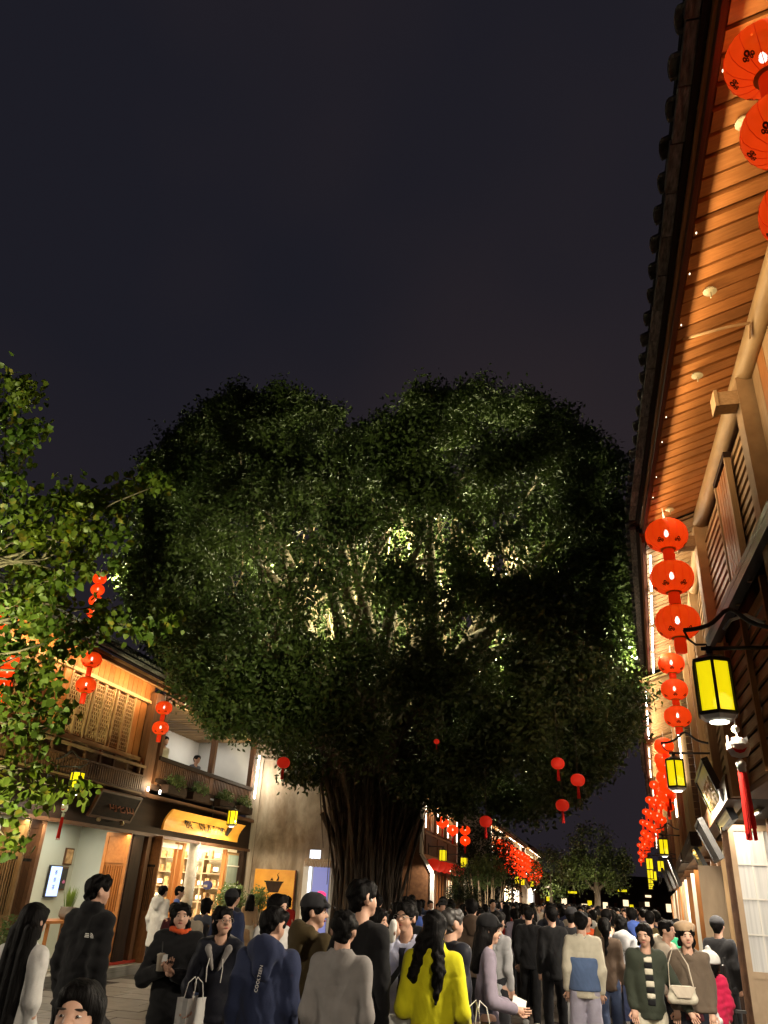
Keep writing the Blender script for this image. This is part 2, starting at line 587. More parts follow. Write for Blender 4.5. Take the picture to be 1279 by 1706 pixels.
def roof_set(root, s, u0, u1, d_e, z_e, sl, depth, soffit='wood_orange', near=True, ridge=2.4, tiles=True):
    """eave: rafters, boarding, fascia, eave tiles, roof slab"""
    L = u1 - u0
    um = (u0 + u1) / 2
    a = math.atan(sl)
    # boarding over the rafters
    bd = MB()
    z1 = z_e + .075
    bd.prism([(s * (d_e - .05), u0, z1), (s * (d_e - .05), u1, z1), (s * (d_e + depth), u1, z1 + sl * (depth + .05)), (s * (d_e + depth), u0, z1 + sl * (depth + .05))], (0, 0, .03))
    bd.build('roof_boarding', soffit, root)
    if near:
        n = int(L / .165)
        for i in range(n):
            u = u0 + .08 + i * (L - .16) / max(1, n - 1)
            beam_slope('rafter', soffit, root, s, u + random.uniform(-.012, .012), d_e, z_e + .05, depth, sl, .128 + random.uniform(-.016, .016), .034 + random.uniform(-.008, .012))
    else:
        rf = MB()
        n = int(L / .3)
        for i in range(n):
            u = u0 + .1 + i * (L - .2) / max(1, n - 1)
            rf.prism([(s * d_e, u, z_e), (s * d_e, u + .1, z_e), (s * (d_e + depth), u + .1, z_e + sl * depth), (s * (d_e + depth), u, z_e + sl * depth)], (0, 0, .07))
        tag(rf.build('rafters', soffit, root), kind='stuff')
    piece('fascia', 'wood_red', root, (s * (d_e - .030), um, z_e + .045), (.036, L, .11))
    piece('fascia_trim', 'wood_orange', root, (s * (d_e - .058), um, z_e + .09), (.018, L + .006, .06))
    piece('eave_board', 'wood_dark', root, (s * (d_e - .088), um, z_e + .155), (.04, L, .03))
    for k in range(max(1, int(L / .38))):
        lb_ = L / max(1, int(L / .38))
        piece('eave_tile', 'tile_pale', root, (s * (d_e - .146 + random.uniform(-.006, .006)), u0 + (k + .5) * lb_, z_e + .20), (.078, lb_ - .012, .05))
    # roof slab to the ridge
    rs = MB()
    zr = z_e + .27
    D = ridge
    rs.prism([(s * (d_e - .18), u0 - .02, zr), (s * (d_e - .18), u1 + .02, zr), (s * (d_e + D), u1 + .02, zr + sl * 1.25 * (D + .22)), (s * (d_e + D), u0 - .02, zr + sl * 1.25 * (D + .22))], (0, 0, .06))
    rs.build('roof_slope', 'tile_dark', root)
    if tiles:
        n = int(L / .27)
        a2 = math.atan(sl * 1.25)
        for i in range(n):
            u = u0 + .1 + i * (L - .2) / max(1, n - 1)
            o = link('cover_tile', COVER_TILE, root, (s * (d_e - .212 + random.uniform(-.012, .012)), u, zr - .02), 0, (s * 1.1, 1.15, .9), (0, -s * a2, random.uniform(-.02, .02)))
    ri = MB()
    ri.tube([(s * (d_e + D), u0 - .03, zr + sl * 1.25 * (D + .22) + .1), (s * (d_e + D), u1 + .03, zr + sl * 1.25 * (D + .22) + .1)], .12, 8)
    ri.build('ridge', 'tile_dark', root)


def clapboards(root, s, u0, u1, z0, z1, pitch, mat, d=0.0, h=.8, name='wall_board'):
    n = int((z1 - z0) / pitch)
    for i in range(n):
        z = z0 + (i + .5) * pitch
        piece(name, mat, root, (s * (d - .012), (u0 + u1) / 2, z), (.024, u1 - u0, pitch * h), rot=(0, s * .16, 0))


def leaf_door(root, s, u, d0, d1, z0, z1, wood, pane, name='door_leaf', lattice=True, glass=True, rows=3, cols=3, ang=0.0, bars=False):
    """door leaf standing square to the facade, seen face-on; frame with panes above and a solid panel below"""
    w = abs(d1 - d0)
    cd = (d0 + d1) / 2
    t = .045
    lf = piece(name, wood, root, (0, 0, 0), (1, 1, 1))
    # the leaf itself: stiles as base mesh
    mb = MB()
    fw = .075
    H = z1 - z0
    for sx in (-1, 1):
        mb.box((sx * (w / 2 - fw / 2), 0, H / 2), (fw, t, H))
    for zz in (fw / 2, H * .38, H - fw / 2):
        mb.box((0, 0, zz), (w - 2 * fw, t - .006, fw))
    mesh = mb.mesh('door_leaf_frame', wood)
    lf.data = mesh
    lf.scale = (1, 1, 1)
    lf.location = (s * cd, u, z0)
    lf.rotation_euler = (0, 0, ang)
    piece('panel', wood, lf, (0, 0, H * .19), (w - 2 * fw + .01, .018, H * .38 - fw))
    zb, zt = H * .38 + fw / 2, H - fw
    if bars:
        nb = 8
        for i in range(nb):
            x = -w / 2 + fw + (i + .5) * (w - 2 * fw) / nb
            piece('bar', wood, lf, (x, 0, (zb + zt * .75) / 2 + .0), (.016, .03, (zt * .78 - zb)))
        piece('upper_panel', wood, lf, (0, .0, (zt * .78 + zt) / 2 + .01), (w - 2 * fw + .01, .02, zt * .22 - .01))
        piece('pane', pane, lf, (0, .018, (zb + zt) / 2), (w - 2 * fw, .006, zt - zb))
    else:
        piece('pane', pane, lf, (0, .01, (zb + zt) / 2), (w - 2 * fw, .008, zt - zb))
        for i in range(1, cols):
            piece('muntin', wood if pane != 'pane_white' else 'white_paint', lf, (-w / 2 + fw + i * (w - 2 * fw) / cols, -.004, (zb + zt) / 2), (.018, .02, zt - zb))
        for i in range(1, rows):
            piece('muntin', wood if pane != 'pane_white' else 'white_paint', lf, (0, -.006, zb + i * (zt - zb) / rows), (w - 2 * fw, .02, .018))
    return lf


# glass panes: pale curtained glass, amber glass
mottled('pane_white', (0.50, 0.50, 0.50), (0.72, 0.72, 0.70), (14, 1, .6), 1.4, 0.25, 0.1, 0.004, spec=0.5, vary=0.1)
mottled('pane_green', (0.22, 0.30, 0.27), (0.36, 0.44, 0.40), (5, 1, .6), 1.4, 0.2, 0.05, 0.004, spec=0.5, vary=0.1)
mottled('pane_dark', (0.02, 0.018, 0.016), (0.05, 0.045, 0.04), (3, 1, 1), 1.4, 0.15, 0.05, 0.004, spec=0.5, vary=0.1)
mottled('pane_amber', (0.30, 0.10, 0.02), (0.42, 0.17, 0.04), (3, 1, 1), 1.4, 0.3, 0.05, 0.004, spec=0.5, vary=0.1)


def lattice_mesh(w, h, cell=.06, bar=.014, depth=.03, mat='wood_tan'):
    """brick-bond lattice as one mesh in the local y-z plane"""
    mb = MB()
    nz_ = max(2, int(h / cell))
    ny_ = max(2, int(w / cell))
    for i in range(nz_ + 1):
        mb.box((0, 0, -h / 2 + i * h / nz_), (depth, w, bar))
    for i in range(nz_):
        off = .5 if i % 2 else 0
        for k in range(ny_):
            yy = -w / 2 + (k + off + .25) * w / ny_
            if abs(yy) < w / 2:
                mb.box((0.004, yy, -h / 2 + (i + .5) * h / nz_), (depth - .01, bar, h / nz_))
    return mb.mesh('lattice_mesh', mat)


def led_strip(root, s, d, u0, u1, z, mat='led_white', name='light_strip'):
    return piece(name, mat, root, (s * d, (u0 + u1) / 2, z), (.022, u1 - u0, .03))


def eave_light(root, s, d, u0, u1, z, power, col):
    ''' strip light behind the fascia, washing the soffit and the upper wall '''
    o = lamp('strip_light', 'AREA', (s * d, (u0 + u1) / 2, z), power, col, .05, root, None, size_y=u1 - u0)
    # face inwards and a little down; long side along the eave
    o.rotation_euler = (0, s * R(-100), 0)
    return o


# ------------------------------------------------ right side, nearest house (over our head)
r1 = thing('timber_shophouse', 'tall timber house at right with orange soffit and clapboard upper wall', 'building', (1.7, 0, 0))
roof_set(r1, 1, -8.0, 9.05, -.70, 5.97, .36, 1.05, 'wood_orange', near=False, tiles=False) if False else None
roof_set(r1, 1, 1.6, 9.05, -.70, 5.97, .36, 1.05, 'wood_orange', near=True)
bk = MB()
bk.box((.3, -3.2, 6.25), (2.2, 9.5, .1)).box((.13, -3.2, 4.6), (.1, 9.5, 3.2))
bk.build('rear_bay', 'wood_brown', r1)
# purlin log
lg = MB()
lg.tube([(-.02, 1.6, 6.165), (-.02, 9.25, 6.165)], .098, 14)
lg.build('purlin_log', 'log_tan', r1, smooth=True)
wl = MB()
wl.box((.13, 5.3, 4.6), (.1, 8.3, 3.1)).box((.5, 5.3, 1.5), (.1, 8.3, 3.0))
wl.build('rear_wall', 'wood_dark', r1)
for u in (2.9, 6.2, 9.3):
    pm = MB()
    pm.box((0, 0, 4.5), (.17, .19, 3.2))
    pm.build('post', 'wood_tan', r1, (-.03, u, 0))
    piece('beam_end', 'wood_tan', r1, (-.19, u, 5.90), (.20, .16, .14))
    piece('beam_end_cap', 'wood_tan', r1, (-.30, u, 5.90), (.03, .19, .17))
for k in range(14):
    piece('wall_panel', 'wood_tan' if k % 3 else 'wood_orange', r1, (.03, 3.1 + k * .22, 5.36), (.03, .21, 1.42))
for (a_, b_) in ((3.0, 6.1), (6.3, 9.2)):
    if a_ > 5:
        clapboards(r1, 1, a_, b_, 4.66, 6.06, .108, 'wood_tan', 0.02)
    clapboards(r1, 1, a_, b_, 2.95, 4.46, .15, 'wood_mid', 0.03)
    for q in range(3):
        piece('brace', 'wood_mid', r1, (-.03, a_ + .5 + q * 1.0, 3.7), (.05, .06, 1.5))
piece('sill_channel', 'black_metal', r1, (-.10, 5.9, 4.58), (.16, 6.4, .06))
piece('sill_channel', 'black_metal', r1, (-.15, 5.9, 4.50), (.06, 6.4, .09))
# shutter leaf in the clapboard wall
sh = piece('shutter', 'wood_orange', r1, (-.05, 7.48, 5.22), (.03, .60, 1.28))
for yy, ww in ((-.32, .04), (.32, .04)):
    piece('shutter_frame', 'wood_tan', r1, (-.06, 7.48 + yy, 5.22), (.06, ww, 1.36))
for q in range(5):
    piece('shutter_slat', 'wood_orange', r1, (-.072, 7.26 + q * .11, 5.22), (.018, .085, 1.22))
piece('shutter_head', 'wood_dark', r1, (-.06, 7.48, 5.90), (.07, .70, .06))
# strip lights behind the fascia, soffit pins and wiring
for (a_, b_) in ((1.7, 3.6), (3.9, 5.9), (6.2, 7.9), (8.0, 8.9)):
    for k in range(int((b_ - a_) / .55)):
        piece('led_dot', 'led_dot', r1, (-.690, a_ + .2 + k * .55 + random.uniform(-.15, .15), 5.952), (.006, .012, .008))
eave_light(r1, 1, -.60, 1.6, 8.9, 5.90, 42, (1.0, .76, .46))
eave_light(r1, 1, -.60, -6.0, 1.4, 5.90, 120, (1.0, .74, .42))
for (u, d) in ((4.85, -.50), (5.95, -.46), (8.62, -.45), (3.4, -.5)):
    pin = MB()
    z_ = 5.97 + .36 * (d + .70)
    pin.lathe([(.05, 0), (.052, -.012), (.02, -.02), (.006, -.022), (.006, -.07), (.003, -.072)], 10, (d, u, z_))
    pin.build('soffit_hook', 'brass_pin', r1)
wr = MB()
wr.tube([(-.66, 5.30, 5.96), (-.3, 5.33, 6.06), (-.12, 5.36, 6.10), (-.10, 5.52, 6.07)], .012, 6)
wr.build('conduit', 'wood_tan', r1)
# spur of pipe / floodlight on the lower wall
cu = MB()
cu.tube([(-.05, 6.9, 4.05), (-.18, 6.95, 4.15), (-.30, 7.0, 4.12), (-.36, 7.05, 4.05)], .016, 8)
cu.build('gooseneck', 'steel', r1)

lamp('added_soffit_light', 'AREA', (.45, 8.3, 2.86), 190, (1.0, .92, .80), .5, r1, None, size_y=1.6)  # added lamp under the overhang, brightens the next door leaves
piece('porch_soffit', 'wood_brown', r1, (.45, 5.2, 2.93), (.9, 8.4, .06))

# ------------------------------------------------ right side, second house, turned slightly with the street
ROT2 = R(-4.5)
r2 = thing('timber_shophouse', 'timber house behind the three-lantern string, with bright strip lights along its eave', 'building', (1.72, 9.42, 0), ROT2)
roof_set(r2, 1, -.30, 6.1, -.70, 5.90, .36, 1.05, 'wood_tan', near=True)
lg = MB()
lg.tube([(-.02, -.1, 6.09), (-.02, 6.1, 6.09)], .09, 12)
lg.build('purlin_log', 'log_tan', r2, smooth=True)
wl = MB()
wl.box((.13, 3.1, 4.6), (.1, 6.2, 3.1)).box((1.6, 3.1, 1.5), (.1, 6.2, 3.0)).box((.9, 3.1, 2.96), (1.6, 6.2, .12))
wl.build('rear_wall', 'wood_dark', r2)
for u in (0.15, 2.1, 4.1, 6.0):
    piece('post', 'wood_tan', r2, (-.03, u, 4.5), (.16, .18, 3.1))
    piece('post', 'wood_brown', r2, (.55, u, 1.45), (.2, .2, 2.9))
for (a_, b_) in ((.25, 2.0), (2.2, 4.0), (4.2, 5.9)):
    clapboards(r2, 1, a_, b_, 3.2, 6.0, .125, 'wood_tan', 0.02)
piece('floor_beam', 'wood_brown', r2, (-.06, 3.05, 3.02), (.2, 6.2, .26))
for k in range(4):
    led_strip(r2, 1, -.655, .1 + k * 1.5, 1.35 + k * 1.5, 5.865, 'led_white')
# tall open door leaves on the ground floor
leaf_door(r2, 1, 2.35, -.02, .66, .05, 2.84, 'wood_pale', 'pane_white', rows=4, cols=3)
leaf_door(r2, 1, 2.25, -.10, -.02, .05, 2.80, 'wood_brown', 'wood_brown', name='folded_leaf', cols=1, rows=1)
for (u, d0, d1, mt) in ((6.6, .02, .30, 'wood_tan'), (6.45, .28, .62, 'wood_pale')):
    piece('door_leaf', mt, r2, (.15 + (d0 + d1) / 2 - .05, u - .4, 1.32), (d1 - d0, .05, 2.6))
piece('shop_glass', 'pane_green', r2, (.62, 4.9, 1.6), (.04, 1.7, 1.5))
piece('shop_sill', 'white_paint', r2, (.6, 4.9, .55), (.10, 1.9, .5))
lamp('shop_light', 'AREA', (.95, 3.2, 2.75), 120, (1.0, .92, .84), 1.2, r2, None)
eave_light(r2, 1, -.58, 0, 6.0, 5.80, 75, (1.0, .80, .54))
lamp('added_soffit_light', 'AREA', (.10, 3.4, 2.86), 110, (1.0, .86, .66), .4, r2, None, size_y=5.0)  # added lamp, brightens the ground-floor doors
lamp('added_wall_wash', 'AREA', (-.30, 3.2, 3.05), 26, (1.0, .80, .54), .12, r2, (.1, 3.2, 5.0), size_y=5.0)  # added lamp without a fixture, lightens the dark facade

# ------------------------------------------------ further houses along the right
RH = [
    (2.12, 16.55, 6.2, 5.95, 'narrow timber house with plank gable end beyond the nearest yellow lamps', 0.0),
    (2.62, 23.1, 6.6, 5.9, 'third timber house along the right side, hung with red lantern strings', 0.0),
    (3.22, 30.0, 7.0, 5.9, 'right-side timber house with the orange panelled door', 0.0),
    (3.80, 37.3, 7.2, 5.8, 'right-side timber house past the orange panelled door', 0.0),
    (4.40, 44.8, 9.0, 5.8, 'far timber house at right where yellow lamps bunch together', 0.0),
    (5.15, 54.2, 12.0, 5.8, 'farthest timber house visible on the right side of the street', 0.0),
]
for i, (X0, Y0, L, ze, lab, _) in enumerate(RH):
    h = thing('timber_shophouse', lab, 'building', (X0, Y0, 0), ROT2)
    near = i == 0
    roof_set(h, 1, -.15, L, -.70, ze - .03, .36, 1.05, 'wood_tan', near=near, tiles=(i < 3))
    wl = MB()
    wl.box((1.3, L / 2, 4.5), (2.4, L - .1, 3.0)).box((1.6, L / 2, 1.5), (1.8, L - .1, 3.0))
    wl.build('wall_core', 'wood_brown', h)
    # gable end of horizontal planks, facing us
    if i < 2:
        for k in range(22):
            piece('gable_plank', 'wood_brown', h, (.75, -.06, 3.05 + k * .135), (1.5, .03, .118))
    nb = 3
    for k in range(nb + 1):
        u = .1 + k * (L - .2) / nb
        piece('post', 'wood_tan' if i < 2 else 'wood_brown', h, (-.02, u, 4.45), (.16, .16, 3.0))
        piece('post', 'wood_brown', h, (.5, u, 1.45), (.18, .18, 2.9))
    if i < 2:
        for k in range(nb):
            ua, ub = .2 + k * (L - .2) / nb, k * (L - .2) / nb + (L - .2) / nb
            clapboards(h, 1, ua, ub, 4.3, 5.9, .16, 'wood_tan', 0.05)
            piece('window_panel', 'wood_orange', h, (.06, (ua + ub) / 2, 3.75), (.04, ub - ua - .1, .95))
    else:
        for k in range(nb):
            ua = .2 + k * (L - .2) / nb
            ub = ua + (L - .2) / nb - .2
            piece('window_panel', 'wood_tan', h, (.05, (ua + ub) / 2, 4.6), (.04, ub - ua, 1.7))
    piece('floor_beam', 'wood_dark', h, (-.04, L / 2, 3.0), (.2, L, .25))
    for k in range(nb):
        ua = .25 + k * (L - .2) / nb
        ub = ua + (L - .2) / nb - .3
        if i == 2 and k == 1:
            for q in range(4):
                piece('orange_door', 'wood_orange', h, (.3 + q * .02, ua + (q + .5) * (ub - ua) / 4, 1.25), (.06, (ub - ua) / 4 - .03, 2.5))
        else:
            piece('shop_front', ['shop_far', 'shop_far_cool'][(i + k) % 2] if i > 0 else 'pane_green', h, (.68, (ua + ub) / 2, 1.45), (.05, ub - ua, 2.0))
            for q in range(3):
                piece('shop_mullion', 'wood_pale' if (i + k) % 2 else 'wood_brown', h, (.63, ua + (q + .5) * (ub - ua) / 3, 1.35), (.05, .08, 2.6))
        # leaf doors standing open, pale
        piece('door_leaf', ['wood_pale', 'wood_orange', 'white_paint'][(i + k) % 3], h, (.22, ua - .05, 1.3), (.55, .05, 2.5))
    ns = 3 if i < 3 else 2
    for k in range(ns):
        ua = .3 + k * (L - .3) / ns
        led_strip(h, 1, -.655, ua, ua + (L - .3) / ns * .7, ze - .065, 'led_white' if i == 0 else 'led_far')
    if i < 4:
        eave_light(h, 1, -.56, 0, L, ze - .1, 90, (1.0, .80, .52))
        lamp('added_soffit_light', 'AREA', (.10, L / 2, 2.84), 170, (1.0, .84, .60), .4, h, None, size_y=L - 1)  # added lamp, brightens the lower storey
    if i in (0, 1):
        piece('upright_light', 'led_white', h, (-.12, .0, 4.5), (.03, .03, 1.0))
# ================================================================== LEFT HOUSE (tea shop, restaurant balcony)
a1 = thing('timber_shophouse', 'two-storey timber house at left with lattice windows, dining balcony and lit shops', 'building', (-9.7, 0, 0))
roof_set(a1, -1, 9.5, 22.8, -.55, 5.72, .36, .95, 'wood_tan', near=False, ridge=3.2)
# shells of the two shops and the dining balcony
sp = MB()
sp.box((-1.45, 14.0, 1.4), (.08, 5.4, 2.8)).box((-.72, 16.66, 1.4), (1.4, .08, 2.8)).box((-.72, 11.3, 1.4), (1.4, .08, 2.8))
sp.build('shop_wall', 'wall_pale', a1)
piece('shop_ceiling', 'wall_pale', a1, (-.72, 14.0, 2.84), (1.5, 5.5, .06))
piece('shop_floor', 'stone_step', a1, (-.72, 14.0, .10), (1.5, 5.3, .2))
sp = MB()
sp.box((-3.1, 20.3, 1.45), (.08, 5.2, 2.9)).box((-1.55, 22.86, 1.45), (3.0, .08, 2.9)).box((-1.55, 17.30, 1.45), (3.0, .08, 2.9))
sp.build('shop_wall', 'wall_cream', a1)
piece('shop_ceiling', 'wall_cream', a1, (-1.55, 20.1, 2.94), (3.1, 5.5, .06))
piece('shop_floor', 'wood_orange', a1, (-1.55, 20.1, .10), (3.1, 5.5, .2))
sp = MB()
sp.box((-1.9, 19.6, 4.75), (.08, 6.0, 2.0)).box((-.95, 16.72, 4.75), (1.9, .08, 2.0)).box((-.95, 22.66, 4.75), (1.9, .08, 2.0))
sp.build('balcony_wall', 'wall_loggia', a1)
piece('balcony_floor', 'wood_dark', a1, (-.9, 19.6, 3.70), (2.1, 6.0, .12))
for k in range(24):
    piece('ceiling_slat', 'wood_tan', a1, (-.9, 16.9 + k * .24, 5.72 + .0), (1.9, .15, .03))
piece('balcony_ceiling', 'wood_brown', a1, (-.9, 19.6, 5.79), (2.0, 6.0, .05))
# fascia band and beams
piece('fascia_beam', 'wood_dark', a1, (-.02, 16.2, 3.12), (.22, 13.4, .80))
piece('beam_moulding', 'wood_brown', a1, (.12, 16.2, 3.50), (.10, 13.4, .09))
piece('beam_moulding', 'wood_brown', a1, (.11, 16.2, 2.70), (.08, 13.4, .07))
piece('plinth', 'stone_step', a1, (.12, 16.2, .09), (.55, 13.6, .18))
piece('doorstep', 'red_paint', a1, (.02, 16.9, .21), (.30, 1.5, .05))
# posts
for u, w, mt in ((11.0, .22, 'wood_brown'), (13.15, .16, 'wood_brown'), (16.55, .44, 'wood_dark'), (17.05, .16, 'wood_brown'), (22.62, .24, 'wood_dark')):
    piece('post', mt, a1, (.02, u, 1.4), (.22, w, 2.6))
piece('post', 'wood_brown', a1, (.06, 16.38, 4.65), (.20, .42, 2.2))
piece('post', 'wood_brown', a1, (.02, 10.9, 4.65), (.20, .25, 2.2))
for u in (16.86, 19.75, 22.45):
    piece('balcony_post', 'wood_brown', a1, (.06, u, 4.72), (.14, .14, 2.0))
cp = MB()
cp.tube([(.02, 19.55, 0), (.02, 19.55, 2.7)], .14, 12)
cp.build('round_post', 'stone_step', a1, smooth=True)
# upper wall of planks with the lattice windows
piece('upper_wall', 'wood_brown', a1, (-.10, 13.6, 4.75), (.08, 5.6, 2.2))
for k in range(28):
    piece('wall_plank', 'wood_orange', a1, (-.03, 10.95 + k * .195, 5.80), (.04, .18, .56))
piece('window_rail', 'wood_tan', a1, (.0, 13.6, 5.51), (.10, 5.5, .07))
piece('window_rail', 'wood_tan', a1, (.0, 13.6, 4.22), (.10, 5.5, .09))
LAT = lattice_mesh(.30, 1.10, .075, .020, .03, 'wood_tan')
for c0 in (11.25, 13.10, 13.95, 14.80):
    for h_ in (0, 1):
        yc = c0 + .19 + h_ * .375
        w_ = piece('window', 'wood_red', a1, (-.045, yc, 4.86), (.02, .37, 1.24))
        for yy in (-.17, .17):
            piece('window_stile', 'wood_tan', a1, (.0, yc + yy, 4.86), (.05, .045, 1.22))
        o = link('lattice', LAT, a1, (-.01, yc, 4.86))
        tag(o, kind='stuff')
for u in (12.2, 12.65, 13.02, 15.68, 15.95):
    piece('wall_plank', 'wood_orange', a1, (-.03, u, 4.86), (.05, .24, 1.24))
# balustrade with valance, left
piece('balustrade_rail', 'wood_tan', a1, (.16, 13.6, 4.06), (.07, 5.2, .05))
piece('balustrade_rail', 'wood_brown', a1, (.16, 13.6, 3.86), (.06, 5.2, .04))
for k in range(10):
    piece('balustrade_post', 'wood_brown', a1, (.16, 11.2 + k * .53, 3.98), (.05, .05, .30))
bl = MB()
for k in range(60):
    bl.box((.15, 11.1 + k * .085, 3.66), (.03, .05, .36))
tag(bl.build('baluster_row', 'wood_brown', a1), kind='stuff')
piece('valance', 'wood_dark', a1, (.13, 13.6, 3.60), (.03, 5.2, .30))
piece('balustrade_rail', 'wood_tan', a1, (.17, 13.6, 3.50), (.06, 5.2, .03))
# balcony railing, right
piece('balcony_rail', 'wood_dark', a1, (.12, 19.65, 4.36), (.10, 5.7, .09))
piece('balcony_rail', 'wood_dark', a1, (.12, 19.65, 3.86), (.08, 5.7, .08))
for k in range(56):
    piece('rail_slat', 'wood_brown', a1, (.12, 16.95 + k * .1, 4.10), (.03, .045, .42))
# light strip at the house end, upright
piece('upright_light', 'led_white', a1, (.16, 22.72, 4.75), (.035, .035, 1.25))
eave_light(a1, -1, -.42, 10.6, 16.2, 5.60, 88, (1.0, .64, .32))
eave_light(a1, -1, -.42, 16.8, 22.4, 5.66, 40, (1.0, .80, .55))
for u in (16.4, 16.95):
    piece('uplight', 'led_white', a1, (.22, u, 3.62), (.03, .03, .08))
lamp('added_door_light', 'AREA', (.30, 14.0, 2.62), 55, (1.0, .74, .42), .08, a1, None, size_y=5.0)  # added lamps under the beam, warm up door leaves and posts
lamp('added_door_light', 'AREA', (.30, 19.8, 2.62), 45, (1.0, .74, .42), .08, a1, None, size_y=5.0)
lamp('uplight_bulb', 'POINT', (.34, 16.68, 3.74), 16, (1.0, .74, .42), .04, a1)
lamp('strip_bulb', 'POINT', (.55, 22.45, 4.7), 55, (1.0, .88, .68), .06, a1)
# leaf doors standing open
leaf_door(a1, -1, 12.45, .20, -.36, .18, 2.62, 'wood_tan', 'pane_dark', bars=True)
leaf_door(a1, -1, 13.05, .18, -.20, .18, 2.60, 'wood_brown', 'pane_dark', bars=True)
leaf_door(a1, -1, 15.85, .24, -.36, .18, 2.66, 'wood_orange', 'pane_amber', bars=True)
leaf_door(a1, -1, 17.25, .18, -.34, .18, 2.70, 'wood_mid', 'pane_dark', bars=True)
# shop two: door frames, shelves of lit goods
piece('door_frame', 'wood_orange', a1, (-.05, 19.02, 1.35), (.12, .16, 2.6))
piece('door_frame', 'wood_orange', a1, (-.05, 18.72, 1.35), (.08, .07, 2.6))
piece('door_head', 'white_paint', a1, (-.05, 18.35, 2.55), (.08, 1.6, .10))
piece('door_frame', 'wood_orange', a1, (-.05, 21.6, 1.35), (.10, .10, 2.6))
wnf = piece('window_sash', 'wood_tan', a1, (-.02, 22.1, 1.75), (.03, .80, 1.7))
for k in range(3):
    piece('window_bar', 'white_paint', a1, (.02, 22.1, 1.25 + k * .5), (.03, .78, .03))
piece('window_pane', 'pane_green', a1, (.005, 22.1, 1.75), (.022, .68, 1.56))
glow('goods_light', (1.0, .80, .48), 3.2, False)
mottled('goods', (.22, .10, .04), (.62, .42, .2), (1, 1, 1), 2.0, .5, 0, .01, vary=.5)
for (x0, u0, u1, zs) in ((-2.9, 19.9, 22.4, (.7, 1.05, 1.4, 1.75, 2.1)), (-2.2, 18.2, 18.9, (.7, 1.05, 1.4, 1.75))):
    for u in (u0, (u0 + u1) / 2, u1):
        piece('shelf_upright', 'wood_orange', a1, (x0, u, 1.25), (.30, .05, 2.2))
    for z in zs:
        piece('shelf', 'wood_orange', a1, (x0, (u0 + u1) / 2, z), (.32, u1 - u0, .03))
        n = int((u1 - u0) / .24)
        for k in range(n):
            u = u0 + .12 + k * .24
            if (k + int(z * 20)) % 3 == 0:
                piece('shelf_lamp', 'goods_light', a1, (x0 + .05, u, z + .12), (.08, .13, .13))
            else:
                piece('goods_jar', 'goods', a1, (x0 + .06, u, z + .11), (.12, .14, .19))
for x_ in (-.35, -1.05, -1.75, -2.45):
    piece('shelf_upright', 'wood_pale', a1, (x_, 22.55, 1.35), (.05, .34, 2.3))
for z in (.55, .92, 1.29, 1.66, 2.03, 2.40):
    piece('shelf', 'wood_pale', a1, (-1.4, 22.55, z), (2.2, .36, .03))
    for k in range(10):
        x_ = -.44 - k * .215
        if (k * 7 + int(z * 31)) % 3 == 0:
            piece('shelf_lamp', 'goods_light', a1, (x_, 22.45, z + .12), (.12, .08, .10))
        else:
            piece('goods_jar', 'goods', a1, (x_, 22.48, z + .10 + (k % 3) * .015), (.12, .12, .17 + (k % 3) * .03))
piece('counter', 'wood_orange', a1, (-1.2, 20.6, .6), (.5, 1.8, .9))
piece('menu_strip', 'white_paint', a1, (-3.04, 18.4, 2.2), (.03, 1.4, .9))
# rooms are lit from their ceilings
lamp('shop_light', 'AREA', (-.55, 14.2, 2.78), 60, (1.0, .96, .82), 1.0, a1, None, size_y=3.5)
lamp('shop_light', 'AREA', (-1.5, 20.2, 2.88), 400, (1.0, .86, .58), 1.6, a1, None, size_y=4.5)
lamp('balcony_light', 'AREA', (-.9, 18.2, 5.66), 17, (1.0, .95, .86), 1.0, a1, None, size_y=2.0)
lamp('balcony_light', 'AREA', (-.9, 21.2, 5.66), 17, (1.0, .95, .86), 1.0, a1, None, size_y=2.0)

# pictures and screen on the tea-shop wall
for (u, z, w, h_, lab, mt) in ((16.33, 2.16, .30, .34, 'upper framed picture on the pale tea-shop wall', 'goods'), (16.28, 1.72, .26, .46, 'lower framed picture with a pink flower on the pale shop wall', 'pane_dark')):
    pc = thing('framed_picture', lab, 'picture', (-11.09, u, z))
    piece('frame', 'wood_brown', pc, (0, 0, 0), (.03, w, h_))
    piece('print', mt, pc, (.02, 0, 0), (.008, w - .06, h_ - .06))
    if mt == 'pane_dark':
        plain('pink_print', (.62, .16, .34), .6)
        MB().lathe([(.0, 0), (.05, .01), (.05, .04), (0, .08)], 8, (.03, .02, -.10), (.2, 1)).build('flower', 'pink_print', pc)
sc = thing('wall_screen', 'glowing blue-white screen on the tea-shop wall above the plant', 'screen', (-11.06, 15.92, 1.66))
piece('bezel', 'black_metal', sc, (0, 0, 0), (.05, .42, .62))
piece('display', 'screen_blue', sc, (.03, 0, 0), (.01, .38, .57))
tm = text_mesh('茶', .10, 'ink', .001)
for k in range(3):
    link('lettering', tm, sc, (.037, .0, .16 - k * .14), 0, None, (R(90), 0, R(90)))
